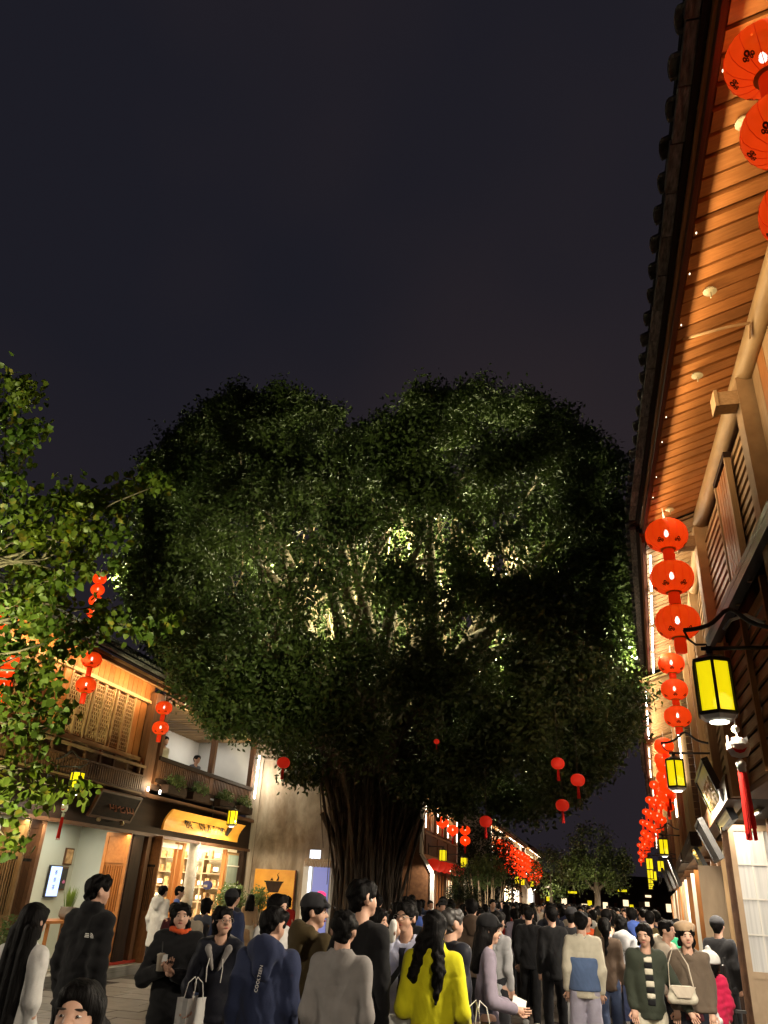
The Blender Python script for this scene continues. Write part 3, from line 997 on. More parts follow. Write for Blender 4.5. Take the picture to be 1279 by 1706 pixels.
# potted grass on a low table
pt = thing('potted_plant', 'potted green grass plant on the wooden table in the tea shop', 'plant', (-9.85, 14.85, 1.02))
MB().lathe([(.10, 0), (.15, .05), (.16, .12), (.14, .2), (.15, .22)], 14).build('pot', 'clay_pot', pt, smooth=True)
gb = MB()
for k in range(60):
    an = random.random() * 6.28
    r0 = random.random() * .09
    ln = random.uniform(.22, .42)
    p0 = Vector((r0 * math.cos(an), r0 * math.sin(an), .2))
    p1 = p0 + Vector((math.cos(an) * ln * .25, math.sin(an) * ln * .25, ln))
    sd = Vector((-math.sin(an), math.cos(an), 0)) * .012
    gb.add([p0 - sd, p0 + sd, (p0 + p1) / 2 + sd, p1, (p0 + p1) / 2 - sd], [(0, 1, 2, 3, 4)])
gb.build('blades', 'leaf_grass', pt)
tb = thing('display_table', 'wooden display table in the tea-shop opening', 'table', (-9.95, 14.7, 0.2))
piece('table_top', 'wood_orange', tb, (0, 0, .79), (.5, 1.2, .05))
for sx in (-.2, .2):
    for sy in (-.52, .52):
        piece('leg', 'wood_orange', tb, (sx, sy, .385), (.05, .05, .76))

# signs of the two shops
so = thing('shop_sign', 'orange lacquered sign board with brush lettering and a bowl emblem', 'sign', (-9.40, 19.35, 3.06))
mottled('sign_orange', (.62, .27, .03), (.82, .42, .06), (1, .5, 1), 3.0, .45, 0, .01, vary=0)
sg = MB()
prof = []
for k in range(7):
    t = k / 6
    prof.append((.02 + .20 * t - .06 * math.sin(math.pi * t), -.22 + .44 * t))
poly = [(x, -2.15, z) for x, z in prof] + [(x - .05, -2.15, z) for x, z in reversed(prof)]
sg.prism(poly, (0, 4.3, 0))
sg.build('board', 'sign_orange', so)
tm = text_mesh('横一碗天的粥', .40, 'ink', .004)
link('lettering', tm, so, (.108, -.15, 0.02), 0, None, (R(90 - 24.5), 0, R(90)))
bw = MB()
bw.prism([(0, -.14, .10), (0, .14, .10), (0, .08, -.12), (0, -.06, -.12)], (.012, 0, 0))
bw.prism([(0, -.02, .22), (0, .03, .22), (0, .05, .11), (0, -.04, .11)], (.012, 0, 0))
o = bw.build('bowl_emblem', 'ink', so, (.104, 1.28, 0))
o.rotation_euler = (0, R(24.5), 0)
sw = lamp('added_sign_light', 'AREA', (1.5, 0, -.55), 95, (1.0, .82, .48), .10, so, (.1, 0, 0), size_y=3.8)  # unseen lamp added in front to brighten the board
sw.rotation_euler = (0, R(112), 0)
sd_ = thing('shop_sign', 'dark wooden plaque with faded carved characters above the tea shop', 'sign', (-9.50, 15.1, 3.12))
o = piece('board', 'wood_dark', sd_, (.10, 0, 0), (.05, 1.5, .46), rot=(0, R(22), 0))
for zz in (-.24, .24):
    piece('frame', 'wood_brown', sd_, (.10 + zz * math.tan(R(22)), 0, zz * .98), (.07, 1.58, .05), rot=(0, R(22), 0))
for yy in (-.77, .77):
    piece('frame', 'wood_brown', sd_, (.10, yy, 0), (.07, .05, .50), rot=(0, R(22), 0))
for yy in (-.45, .45):
    MB().lathe([(.03, 0), (.05, .03), (.03, .07)], 8).build('bracket', 'bronze', sd_, (.05, yy, -.33))
plain('carved_red', (.30, .10, .05), .6)
tm = text_mesh('司老田', .34, 'carved_red', .006)
link('lettering', tm, sd_, (.135, .16, 0), 0, None, (R(90 - 22), 0, R(90)))

# planters along the balcony railing
def leafy_blob(n, rad, seed, size, mat, flat=(1, 1, 1), name='foliage'):
    g = np.random.default_rng(seed)
    d = g.normal(size=(n, 3))
    d /= np.linalg.norm(d, axis=1, keepdims=True)
    c = d * (g.random((n, 1)) ** .45) * rad * np.array(flat)
    return leaf_cards(c, size, g, mat, name)


def leaf_cards(c, size, g, mat, name, droop=0.0, aspect=.5):
    """kite-shaped two-triangle leaves folded on the midrib, at the points c"""
    n = len(c)
    t = g.normal(size=(n, 3))
    t[:, 2] -= droop
    t /= np.linalg.norm(t, axis=1, keepdims=True)
    r_ = g.normal(size=(n, 3))
    b_ = np.cross(t, r_)
    b_ /= np.linalg.norm(b_, axis=1, keepdims=True)
    nn = np.cross(t, b_)
    s_ = size * (0.65 + .7 * g.random((n, 1)))
    base = c
    tip = c + t * s_
    mid = c + t * s_ * .45
    fold = nn * s_ * .10
    l_ = mid + b_ * s_ * aspect * .5 + fold
    rr = mid - b_ * s_ * aspect * .5 + fold
    V = np.stack([base, l_, tip, rr], 1).reshape(-1, 3)
    k = np.arange(n)[:, None] * 4
    F = np.concatenate([k + np.array([[0, 1, 2]]), k + np.array([[0, 2, 3]])], 0)
    return np_mesh(name, V, F, mat)


for i, (u, lab) in enumerate(((17.5, 'leftmost leafy planter on the dining balcony railing'), (18.8, 'second leafy planter from the left on the balcony railing'), (20.4, 'third leafy planter from the left on the balcony railing'), (21.7, 'rightmost leafy planter on the dining balcony railing'))):
    pl_ = thing('planter', lab, 'planter', (-9.42, u, 3.62), 0, 'planters along the balcony railing')
    piece('trough', 'wood_dark', pl_, (0, 0, .09), (.20, .95, .18))
    link('foliage', leafy_blob(420, .28, 40 + i, .07, 'leaf_shrub', (.5, 1.7, .7)), pl_, (.02, 0, .28))

# bushy pot plants in front of shop two and by the far left door
for (x, y, rad, hh, lab, sd, n) in ((-8.75, 20.1, .42, 1.35, 'bushy bright potted shrub under the right end of the orange sign', 3, 1500), (-8.35, 20.9, .30, 1.45, 'darker potted shrub beside the orange bowl board', 4, 700), (-8.75, 11.9, .40, .75, 'low flowering potted shrub at the far left doorway', 5, 900)):
    ps = thing('potted_shrub', lab, 'plant', (x, y, 0.02))
    MB().lathe([(.16, 0), (.22, .12), (.24, .34), (.21, .38)], 14).build('pot', 'clay_pot', ps, smooth=True)
    tk = MB()
    for k in range(5):
        an = k * 1.3
        tk.tube([(0, 0, .35), (.08 * math.cos(an), .08 * math.sin(an), hh * .6), (.2 * math.cos(an), .2 * math.sin(an), hh)], [.018, .013, .006], 6)
    tk.build('stems', 'bark', ps)
    link('foliage', leafy_blob(n, rad, sd, .075, 'leaf_shrub', (1, 1, 1.15)), ps, (0, 0, hh))

# blue sign disc on a stem before shop two
rd = thing('round_sign', 'oval blue sign on a thin stem in front of the orange-signed shop', 'sign', (-8.95, 19.05, 0.02))
MB().tube([(0, 0, 0), (0, 0, 1.55)], .015, 6).build('stem', 'black_metal', rd)
MB().lathe([(.16, 0), (.16, .02)], 10).build('foot', 'black_metal', rd)
plain('blue_enamel', (.035, .05, .20), .4)
o = MB().lathe([(.17, -.012), (.185, -.005), (.185, .005), (.17, .012)], 20, (0, 0, 0), (.55, 1)).build('disc', 'blue_enamel', rd, (0, 0, 1.72))
o.rotation_euler = (R(90), R(90), R(-25))
o = MB().box((0, 0, 0), (.20, .03, .05)).build('band', 'cream_sign', rd, (0, -.002, 1.70))

# ================================================================== gable wall that closes the house, with the bowl board
gw = thing('plaster_gable_wall', 'tall stained plaster gable wall between the timber house and the banyan', 'wall', (0, 22.95, 0))
pts = [(-9.86, 0), (-7.05, 0), (-7.05, 3.55)]
for k in range(9):
    t = k / 8
    pts.append((-7.05 - 1.45 * t, 3.55 + 2.3 * (t ** .7)))
pts += [(-8.6, 6.15), (-9.86, 6.25)]
MB().prism([(x, 0, z) for x, z in pts], (0, .42, 0)).build('wall_body', 'plaster_stained', gw)
for z, dx in ((5.42, .03), (5.30, .02)):
    piece('string_course', 'plaster_stained', gw, (-9.25, -.025, z), (1.2, .05, .05))
piece('pilaster', 'plaster_stained', gw, (-9.62, -.03, 3.1), (.34, .06, 6.1))
cp_ = MB()
cp_.tube([(x, .2, z + .05) for x, z in pts[2:-1]], .16, 8)
cp_.build('coping', 'tile_dark', gw)
bb = thing('bowl_board', 'orange square board painted with a steaming bowl on the plaster wall', 'sign', (-8.68, 22.86, 1.70))
piece('board', 'sign_orange', bb, (0, 0, 0), (1.22, .05, 1.06))
piece('board_edge', 'wood_red', bb, (.625, .004, 0), (.03, .06, 1.08))
em = MB()
em.prism([(-.26, 0, .18), (.26, 0, .18), (.15, 0, -.08), (-.15, 0, -.08)], (0, -.01, 0))
em.prism([(-.30, 0, .21), (.30, 0, .21), (.28, 0, .17), (-.28, 0, .17)], (0, -.014, 0))
em.prism([(-.12, 0, .22), (-.02, 0, .22), (-.07, 0, .30)], (0, -.01, 0))
em.prism([(.06, 0, .22), (.13, 0, .22), (.15, 0, .30), (.10, 0, .38), (.14, 0, .44), (.08, 0, .38), (.11, 0, .30)], (0, -.01, 0))
em.build('bowl_emblem', 'wood_dark', bb, (0, -.027, .02))
tm = text_mesh('碗', .16, 'wood_dark', .004)
for k in range(4):
    link('lettering', tm, bb, (-.27 + k * .18, -.03, -.20), 0, None, (R(90), 0, 0))
# drinks cabinet by the banyan
dc = thing('drinks_cabinet', 'lit drinks cabinet with blue panel and straw fringe beside the banyan trunk', 'cabinet', (-7.18, 22.35, 0.03))
piece('body', 'white_paint', dc, (0, .1, 1.22), (.82, .6, 2.44))
glow('panel_pink', (.90, .05, .22), 1.0, False)
glow('panel_blue', (.16, .18, .42), .9, False)
glow('panel_cool', (.75, .85, 1.0), 1.6, False)
piece('door_panel', 'panel_blue', dc, (.12, -.215, 1.30), (.46, .02, 2.0))
piece('side_light', 'panel_cool', dc, (-.20, -.215, 1.45), (.08, .02, 1.7))
for z, w_ in ((1.62, .30), (1.42, .34), (1.22, .26)):
    MB().lathe([(.0, -.09), (w_ / 2, -.07), (w_ / 2, .04), (.06, .09), (0, .1)], 12, (0, 0, 0), (1, .1)).build('drink_picture', 'panel_pink', dc, (.16, -.235, z))
fr = MB()
for k in range(16):
    fr.box((-.36 + k * .048, -.24, 2.40 + (k % 2) * .02), (.034, .02, .20), 0, 0, random.uniform(-.1, .1))
tag(fr.build('straw_fringe', 'wood_pale', dc), kind='stuff')
piece('header', 'panel_cool', dc, (-.1, -.20, 2.62), (.30, .04, .22))

# ================================================================== more houses down the left side
LH = [
    (-7.05, 23.6, 8.6, 5.6, 'dim timber house half hidden behind the banyan trunk'),
    (-6.75, 34.8, 9.6, 5.75, 'small timber house with white end walls and red drapes right of the trunk'),
    (-5.9, 54.0, 20.0, 5.9, 'left-side house crowded with red lanterns beyond the dark tree'),
    (-5.3, 77.0, 16.0, 6.0, 'farther left-side house with pale gable ends and lanterns'),
]
plain('drape_red', (.55, .03, .02), .6)
for i, (X0, Y0, L, ze, lab) in enumerate(LH):
    h = thing('timber_shophouse', lab, 'building', (X0, Y0, 0), R(-1.2) if i > 1 else 0)
    roof_set(h, -1, 0, L, -.60, ze - .03, .38, 1.0, 'wood_tan', near=False, tiles=(i < 2), ridge=2.8)
    wl = MB()
    wl.box((-1.6, L / 2, 2.9), (3.0, L - .1, 5.8))
    wl.build('wall_core', 'wood_brown', h)
    nb = 3
    for k in range(nb + 1):
        u = .25 + k * (L - .5) / nb
        piece('post', 'wood_brown', h, (.02, u, 2.9), (.18, .18, 5.6))
    for k in range(nb):
        ua = .4 + k * (L - .5) / nb
        ub = ua + (L - .5) / nb - .3
        piece('upper_panel', 'wood_orange', h, (-.04, (ua + ub) / 2, 4.95), (.05, ub - ua, 1.1))
        for q in range(5):
            piece('panel_board', 'wood_tan', h, (.0, ua + (q + .5) * (ub - ua) / 5, 4.95), (.04, .09, 1.1))
        piece('rail_panel', 'wood_brown', h, (.12, (ua + ub) / 2, 3.75), (.06, ub - ua, .75))
        piece('shop_front', ['shop_far', 'shop_far_cool', 'wood_red'][(i + k) % 3], h, (-.06, (ua + ub) / 2, 1.35), (.05, (ub - ua) * .8, 2.3))
        for q in range(4):
            piece('shop_mullion', 'wood_orange' if i < 2 else 'wood_pale', h, (-.01, ua + (q + .2) * (ub - ua) / 3.4, 1.35), (.05, .10, 2.6))
    piece('floor_beam', 'wood_tan', h, (.10, L / 2, 3.28), (.14, L, .14))
    piece('railing', 'wood_tan', h, (.16, L / 2, 4.2), (.07, L, .07))
    # white fire-wall ends with stepped foot
    if i > 0:
        for u in (-.15, L + .15):
            ew = MB()
            ew.prism([(.50, u - .12, 0), (.50, u - .12, 2.6), (.03, u - .12, 3.3), (.03, u - .12, 6.4), (-2.9, u - .12, 7.2), (-2.9, u - .12, 0)], (0, .24, 0))
            ew.build('end_wall', 'wood_brown' if i == 1 else 'plaster_stained', h)
            for (xa, za, xb, zb) in ((.56, 0, .56, 2.6), (.56, 2.62, .08, 3.34), (.08, 3.36, .08, 6.2)):
                ln_ = math.hypot(xb - xa, zb - za)
                piece('white_edge', 'white_paint', h, ((xa + xb) / 2, u - .02, (za + zb) / 2), (.11, .34, ln_), rot=(0, math.atan2(xb - xa, zb - za), 0))
    eave_light(h, -1, -.45, 0, L, ze - .08, (70, 140, 520, 520)[i], (1.0, .74, .45))
    for k in range(3):
        led_strip(h, -1, -.5, .4 + k * L / 3, .4 + k * L / 3 + L / 4.5, ze - .05, 'led_far')
    for k in range(nb + 1):
        u = .25 + k * (L - .5) / nb
        piece('upright_light', 'led_far', h, (.16, u, 4.9 if i == 1 else 4.4), (.03, .03, 1.0))
    if i == 1:
        for k in range(6):
            dr = MB()
            dr.lathe([(.02, -.3), (.2, -.22), (.3, -.05), (.28, .12), (.05, .2)], 10)
            dr.build('red_drape', 'lantern_dim', h, (.42, .8 + k * 1.55, 3.02), smooth=True)
# end of the street: a lit cross-street front
fe = thing('cross_street_front', 'row of bright shop fronts closing the far end of the street', 'building', (-2.0, 112, 0))
piece('wall', 'wood_dark', fe, (0, 1.0, 2.6), (26, 1.6, 5.2))
for k in range(24):
    piece('lit_bay', ['shop_far', 'wood_red', 'shop_far', 'lamp_yellow_far', 'wood_tan'][k % 5], fe, (-11 + k * 1.02 + (k * 37 % 5) * .12, .15, 1.5 + (k % 3) * .3), (.3 + (k * 53 % 7) * .07, .1, .5 + (k % 4) * .2))
for k in range(7):
    piece('lit_sign', 'lamp_yellow_far' if k % 2 else 'shop_far', fe, (-9 + k * 3.1, .1, 3.0 + (k % 3) * .25), (.7 + (k % 2) * .4, .1, .25))
# ================================================================== TREES
def limb(mb, p0, p1, r0, r1, g, wob=.12, seg=6, n=7):
    p0, p1 = np.array(p0, float), np.array(p1, float)
    L = np.linalg.norm(p1 - p0)
    pts, rad = [], []
    for k in range(seg + 1):
        t = k / seg
        off = g.normal(size=3) * wob * L * .25 * math.sin(math.pi * t)
        pts.append(tuple(p0 + (p1 - p0) * t + off))
        rad.append(r0 + (r1 - r0) * t)
    mb.tube(pts, rad, n)
    return pts


# ---- the great banyan
BX, BY = -4.75, 18.4
by = thing('banyan_tree', 'huge dark banyan with lit interior filling the middle of the street', 'tree', (BX, BY, 0))
g = np.random.default_rng(5)
tr = MB()
# fluted trunk: a core with ribs and hanging aerial roots fused to it
core = []
n = 40
for (z, rr) in ((0, .85), (.5, .62), (1.2, .50), (2.4, .50), (3.2, .66), (4.1, 1.0), (5.0, 1.5)):
    core.append((rr, z))
vs, fs = [], []
for i, (rr, z) in enumerate(core):
    for k in range(n):
        an = 2 * math.pi * k / n
        q = 1 + .13 * math.sin(an * 7 + z * .6) + .08 * math.sin(an * 13 - z * .9) + .05 * math.sin(an * 3 + 1)
        vs.append((rr * q * math.cos(an), rr * q * .85 * math.sin(an), z))
for i in range(len(core) - 1):
    for k in range(n):
        k2 = (k + 1) % n
        fs.append((i * n + k, i * n + k2, (i + 1) * n + k2, (i + 1) * n + k))
tr.add(vs, fs)
for k in range(150):
    an = g.random() * 6.283
    r0 = .42 + .24 * g.random()
    z1 = 3.2 + 1.8 * g.random()
    pr = []
    for q in range(6):
        t = q / 5
        rr = r0 * (1 + .25 * math.sin(k * 1.7 + 3 * t)) + (.3 + .35 * ((k * 7) % 5) / 4) * t ** 3 + .5 * max(0, .25 - t)
        tw = .10 * math.sin(t * 5 + k) + .32 * (k % 5 - 2) * .2 * t
        pr.append((math.cos(an + tw) * (rr + g.normal() * .02), math.sin(an + tw) * (rr + g.normal() * .02) * .9, z1 * t))
    th = .016 + .05 * g.random() ** 2
    tr.tube(pr, [th * 1.5, th, th * .9, th, th * 1.1, th * 1.4], 6)
tr.build('trunk', 'bark', by, smooth=True)
# aerial roots hanging free
ar = MB()
for k in range(22):
    an = g.random() * 6.283
    rr = .75 + .7 * g.random()
    x0, y0 = math.cos(an) * rr, math.sin(an) * rr
    zt = 4.6 + g.random() * .8
    zb = 2.2 * g.random() + 1.8
    ar.tube([(x0, y0, zt), (x0 + g.normal() * .06, y0 + g.normal() * .06, (zt + zb) / 2), (x0 + g.normal() * .1, y0 + g.normal() * .1, zb)], [.022, .016, .008], 5)
tag(ar.build('aerial_roots', 'bark', by), kind='stuff')
# crown volumes (centre, radii) relative to the trunk base
CR = [((-3.27, .3, 10.76), (3.75, 4.8, 4.2)), ((2.2, -.3, 9.86), (4.4, 4.2, 4.5)), ((-.8, -.5, 8.2), (5.0, 4.9, 3.9)),
      ((-2.4, -.8, 6.6), (4.0, 4.4, 2.7)), ((2.2, -.5, 5.9), (4.3, 4.6, 2.5)), ((.2, -1.6, 5.2), (3.6, 3.6, 1.6)), ((4.6, -.2, 7.4), (1.8, 3.2, 3.0)), ((-5.2, 0, 8.6), (1.7, 3.0, 2.7))]


def under_hull(p):
    # lower edge of the crown: high over the left house, lowest over the street
    x = (p[0] + BX) * 17.0 / (p[1] + BY)
    pts = [(-14, 9.4), (-11.8, 8.3), (-10.6, 6.7), (-9.6, 5.3), (-8.4, 4.4), (-6, 3.9), (-4, 3.6), (-1.5, 3.1), (0, 3.6), (1.2, 5.0), (2.2, 7.0), (3, 8)]
    for (x0, z0), (x1, z1) in zip(pts, pts[1:]):
        if x0 <= x <= x1:
            lim = z0 + (z1 - z0) * (x - x0) / (x1 - x0)
            break
    else:
        lim = 8
    # towards us the limit sinks with the line of sight
    return p[2] < 1.8 + (lim - 1.8) * (p[1] + BY) / 17.0 + (.75 if x < -6.3 else .1)


br = MB()
tips = []
for k in range(26):
    (c, rad) = CR[k % len(CR)]
    d = g.normal(size=3)
    d /= np.linalg.norm(d)
    d[2] = abs(d[2]) * .8
    end = np.array(c) + d * np.array(rad) * .72
    st_ = np.array((g.normal() * .5, g.normal() * .4, 4.0 + g.random()))
    mid = st_ + (end - st_) * .5 + np.array((0, 0, .6 + g.random()))
    a_ = limb(br, st_, mid, .26, .15, g, .10, 5, 7)
    b_ = limb(br, a_[-1], end, .15, .05, g, .14, 5, 6)
    for q in range(4):
        s0 = np.array(b_[1 + q])
        e0 = s0 + g.normal(size=3) * np.array((1.1, 1.1, .8)) + np.array((0, 0, .5))
        limb(br, s0, e0, .055, .012, g, .2, 4, 5)
for k in range(3):
    limb(br, (-2.2 - k * .25, -2.0 + k * .7, 7.5), (-3.0 + k * 1.1, -2.6 + k * .5, 11.0), .12, .03, g, .14, 5, 6)
br.build('branches', 'bark_pale', by, smooth=True)
# curtains of pale aerial roots inside the crown, caught by the floodlights
ir = MB()
for k in range(260):
    x0, y0 = g.uniform(-4.2, 4.4), g.uniform(-1.2, 3.4)
    zt = g.uniform(8.0, 12.2) - .12 * abs(x0)
    ln = g.uniform(.8, 2.6)
    pr = [(x0 + g.normal() * .05 * q, y0 + g.normal() * .05 * q, zt - ln * q / 4) for q in range(5)]
    ir.tube(pr, [.030, .026, .022, .016, .007], 5)
tag(ir.build('inner_roots', 'root_pale', by), kind='stuff')
# leaf sprays: dense near the surface of the crown, loose inside
# thinner places in the front of the crown (x, z, size, how thin)
WIN = [(-1.3, 9.0, 1.1, .93), (.9, 7.7, 1.8, .86), (3.0, 7.2, 1.5, .86), (-.2, 6.0, 1.6, .84), (2.6, 8.8, 1.2, .84), (-2.8, 7.9, 1.2, .84), (.8, 9.4, 1.1, .80), (.6, 7.2, 3.2, .91), (-1.6, 8.6, 1.8, .92), (1.5, 6.2, 1.4, .92), (.2, 5.4, 1.0, .85)]
cl = []
nclump = 0
while nclump < 1180:
    i = g.integers(0, len(CR))
    if g.random() > [1, 1, .9, .7, .7, .3, .45, .45][i]:
        continue
    c, rad = CR[i]
    d = g.normal(size=3)
    d /= np.linalg.norm(d)
    rr = .86 + .10 * g.random() if g.random() < .90 else .5 + .3 * g.random()
    p = np.array(c) + d * np.array(rad) * rr
    deep = False
    for j, (c2, r2) in enumerate(CR):
        if j != i and np.linalg.norm((p - np.array(c2)) / np.array(r2)) < .70:
            deep = True
            break
    if deep and g.random() > .06:
        continue
    if p[1] < -1.0 and g.random() < max(q[3] * math.exp(-(((p[0] - q[0]) / q[2]) ** 2 + ((p[2] - q[1]) / (q[2] * .8)) ** 2)) for q in WIN):
        continue
    nclump += 1
    rc = .32 + .34 * g.random() ** 1.4
    for q in range(max(3, int(13 * (rc / .62) ** 2))):
        e = g.normal(size=3)
        e /= np.linalg.norm(e)
        sp_ = p + e * np.array((1, 1, .75)) * rc * g.random() ** .4
        if not under_hull(sp_):
            cl.append(sp_)
# a thin veil of sprays over the whole front, leaving leaf-sized gaps
nv = 0
while nv < 600:
    x_, z_ = g.uniform(-5.5, 5.5), g.uniform(4.2, 11.5)
    best = None
    for (c, rad) in CR:
        q = 1 - ((x_ - c[0]) / rad[0]) ** 2 - ((z_ - c[2]) / rad[2]) ** 2
        if q > 0:
            yf = c[1] - rad[1] * math.sqrt(q) * (.80 + .2 * g.random())
            best = yf if best is None else min(best, yf)
    if best is None:
        continue
    p = np.array((x_, best, z_))
    if not under_hull(p):
        cl.append(p)
        nv += 1
cl = np.array(cl)
per = 72
pts = np.repeat(cl, per, axis=0)
ax = g.normal(size=(len(cl), 3))
ax[:, 2] = np.abs(ax[:, 2]) * .7 + .2
ax /= np.linalg.norm(ax, axis=1, keepdims=True)
tt = g.random((len(pts), 1)) * 1.0 - .45
pts = pts + np.repeat(ax, per, axis=0) * tt * .55 + g.normal(size=pts.shape) * .125
crown = leaf_cards(pts, .118, g, 'leaf_banyan', 'crown_mesh', 0.1, .52)
link('crown', crown, by)
# floodlights in the forks; the last one is added to brighten right-hand leaves
for i, (x, y, z, pw) in enumerate(((-.8, -.2, 8.4, 900), (-2.8, .2, 9.8, 1100), (1.4, -.4, 8.6, 900), (.2, .8, 10.6, 1100), (3.2, .2, 9.4, 950), (-2.2, 1.4, 8.0, 600), (.8, 1.2, 7.0, 500), (2.8, 1.2, 7.4, 600), (-1.2, 2.4, 10.0, 1200), (1.8, 2.4, 10.2, 1200), (-6.6, -2.2, 8.7, 420), (6.05, -2.6, 6.3, 320))):
    fx = MB()
    fx.lathe([(.05, 0), (.09, .02), (.10, .10), (.06, .12)], 10)
    fx.build('floodlight', 'black_metal', by, (x, y, z - .15))
    lamp('flood_bulb', 'POINT', (x, y, z), pw, (1.0, .94, .52), .10, by)

# ---- broad-leaved tree at the left edge, close to us
lt = thing('broadleaf_tree', 'near broad-leaved tree at the left edge, floodlit yellow-green', 'tree', (-9.15, 9.2, 0))
g = np.random.default_rng(9)
lb = MB()
trunk_top = (0.0, .1, 6.2)
limb(lb, (0, 0, 0), (.05, .05, 3.4), .17, .14, g, .03, 5, 10)
limb(lb, (.05, .05, 3.4), trunk_top, .14, .09, g, .05, 5, 9)
LT = [ (-0.21, -0.08, 9.53, 0.36), (0.11, -0.02, 9.34, 0.28), (-1.03, 0.80, 9.57, 0.39), (0.56, -0.35, 8.27, 0.30), (0.14, 0.46, 8.90, 0.19), (-0.46, 0.67, 8.51, 0.37), (0.41, -0.20, 7.46, 0.21), (0.84, -0.41, 7.31, 0.13), (0.51, -0.06, 6.98, 0.25), (0.34, 0.55, 7.36, 0.35), (0.99, 0.40, 7.29, 0.34), (1.31, -0.26, 6.47, 0.35), (0.45, 0.19, 6.57, 0.33), (1.17, 0.57, 7.48, 0.32), (1.80, 0.18, 7.12, 0.33), (1.91, 0.51, 7.40, 0.30), (1.80, 1.05, 7.98, 0.25), (2.46, 0.59, 7.74, 0.24), (3.05, 0.13, 7.38, 0.17), (1.89, -0.20, 6.51, 0.33), (2.11, 0.05, 6.62, 0.30), (2.27, 0.32, 7.05, 0.25), (0.75, 0.93, 6.66, 0.37), (0.38, 0.74, 6.38, 0.38), (1.93, 0.01, 6.20, 0.24), (1.60, 0.98, 6.81, 0.24), (2.42, 0.25, 6.59, 0.19), (0.93, 0.61, 5.99, 0.35), (2.10, -0.33, 5.66, 0.23), (1.27, -0.33, 5.42, 0.30), (1.60, -0.18, 5.28, 0.28), (1.11, 0.92, 5.79, 0.20), (1.78, 0.59, 6.15, 0.15), (1.99, 0.86, 6.41, 0.16), (0.74, 0.53, 5.36, 0.28), (1.58, 0.15, 5.06, 0.27), (1.92, 0.33, 5.07, 0.25), (2.22, 0.45, 5.19, 0.24), (2.19, 0.88, 5.48, 0.23), (3.00, 0.20, 5.04, 0.19), (2.89, 0.93, 5.28, 0.19), (3.44, 0.48, 5.24, 0.14), (1.98, 0.83, 5.62, 0.17), (0.91, 0.30, 4.85, 0.24), (1.15, 0.61, 4.89, 0.28), (2.02, 0.04, 4.66, 0.22), (2.13, 0.34, 4.83, 0.12), (1.75, -0.15, 4.22, 0.22), (2.25, -0.34, 4.25, 0.16), (1.77, -0.44, 3.90, 0.23), (1.36, 0.62, 4.11, 0.25), (2.01, 0.23, 4.06, 0.20), (1.74, 0.94, 4.00, 0.18), (1.38, 0.84, 3.89, 0.22), (1.54, 0.12, 3.61, 0.25), (1.18, 1.06, 3.66, 0.20), (1.95, 0.45, 3.72, 0.15), (1.12, 0.73, 3.30, 0.26), (1.97, 0.15, 3.06, 0.23), (1.93, -0.19, 2.79, 0.22), (2.38, -0.23, 2.76, 0.17), (2.68, -0.21, 2.73, 0.14), (2.46, 0.47, 2.84, 0.15), (3.12, -0.32, 2.83, 0.09), (2.36, -0.47, 2.51, 0.18), (1.73, 0.83, 2.67, 0.14), (2.20, -0.34, 2.17, 0.10), (2.00, 0.22, 2.17, 0.08), (1.84, 0.28, 2.08, 0.08) ]
LT += [(-.6, -.3, 8.6, .5), (-.8, .2, 7.9, .5), (-.6, -.4, 7.0, .5), (-.4, -.2, 5.6, .5), (-.7, .1, 4.8, .5)]
forks = [(.02, .04, 3.2), (.05, .05, 4.2), (.03, .08, 5.2), (0, .1, 6.1)]
lc = []
for k, (x, y, z, rr) in enumerate(LT):
    f = min(forks, key=lambda q: abs(q[2] - (z - .5)))
    if k % 2 == 0:
        limb(lb, f, (x, y, z), .035, .008, g, .16, 5, 5)
    nlf = int((20 + 330 * rr * rr * 3.0) * (.95 if z > 4.2 else .6))
    c = np.array((x, y, z)) + g.normal(size=(nlf, 3)) * np.array((rr, max(rr, .22), rr)) * .50
    lc.append(c)
lb.build('trunk', 'bark_pale', lt, smooth=True)
lc = np.concatenate(lc)


def heart_leaves(c, size, g, mat, name):
    """broad leaves of six corners, hanging, folded along the midrib"""
    n = len(c)
    t = g.normal(size=(n, 3)) * .7
    t[:, 2] -= .75
    t /= np.linalg.norm(t, axis=1, keepdims=True)
    b_ = np.cross(t, g.normal(size=(n, 3)))
    b_ /= np.linalg.norm(b_, axis=1, keepdims=True)
    nn = np.cross(t, b_)
    s_ = size * (.7 + .6 * g.random((n, 1)))
    P = [c, c + t * s_ * .25 + b_ * s_ * .46 + nn * s_ * .10, c + t * s_ * .65 + b_ * s_ * .34 + nn * s_ * .08, c + t * s_, c + t * s_ * .65 - b_ * s_ * .34 + nn * s_ * .08, c + t * s_ * .25 - b_ * s_ * .46 + nn * s_ * .10]
    V = np.stack(P, 1).reshape(-1, 3)
    k = np.arange(n)[:, None] * 6
    F = np.concatenate([k + np.array([[0, 1, 2, 3]]), k + np.array([[0, 3, 4, 5]])], 0)
    return np_mesh(name, V, F, mat)


link('crown', heart_leaves(lc, .114, g, 'leaf_broad', 'broadleaf_crown'), lt)
fl = MB()
fl.lathe([(.10, 0), (.12, .05), (.12, .16)], 12)
fl.build('floodlight', 'black_metal', lt, (2.6, -3.2, .02))
lamp('flood_bulb', 'SPOT', (2.6, -3.2, .22), 4700, (1.0, .98, .50), .12, lt, (.9, .3, 6.0), R(85), .7)
lamp('flood_bulb', 'SPOT', (.3, -1.3, 3.0), 1000, (.98, 1.0, .45), .10, lt, (.0, .2, 8.0), R(90), .6)

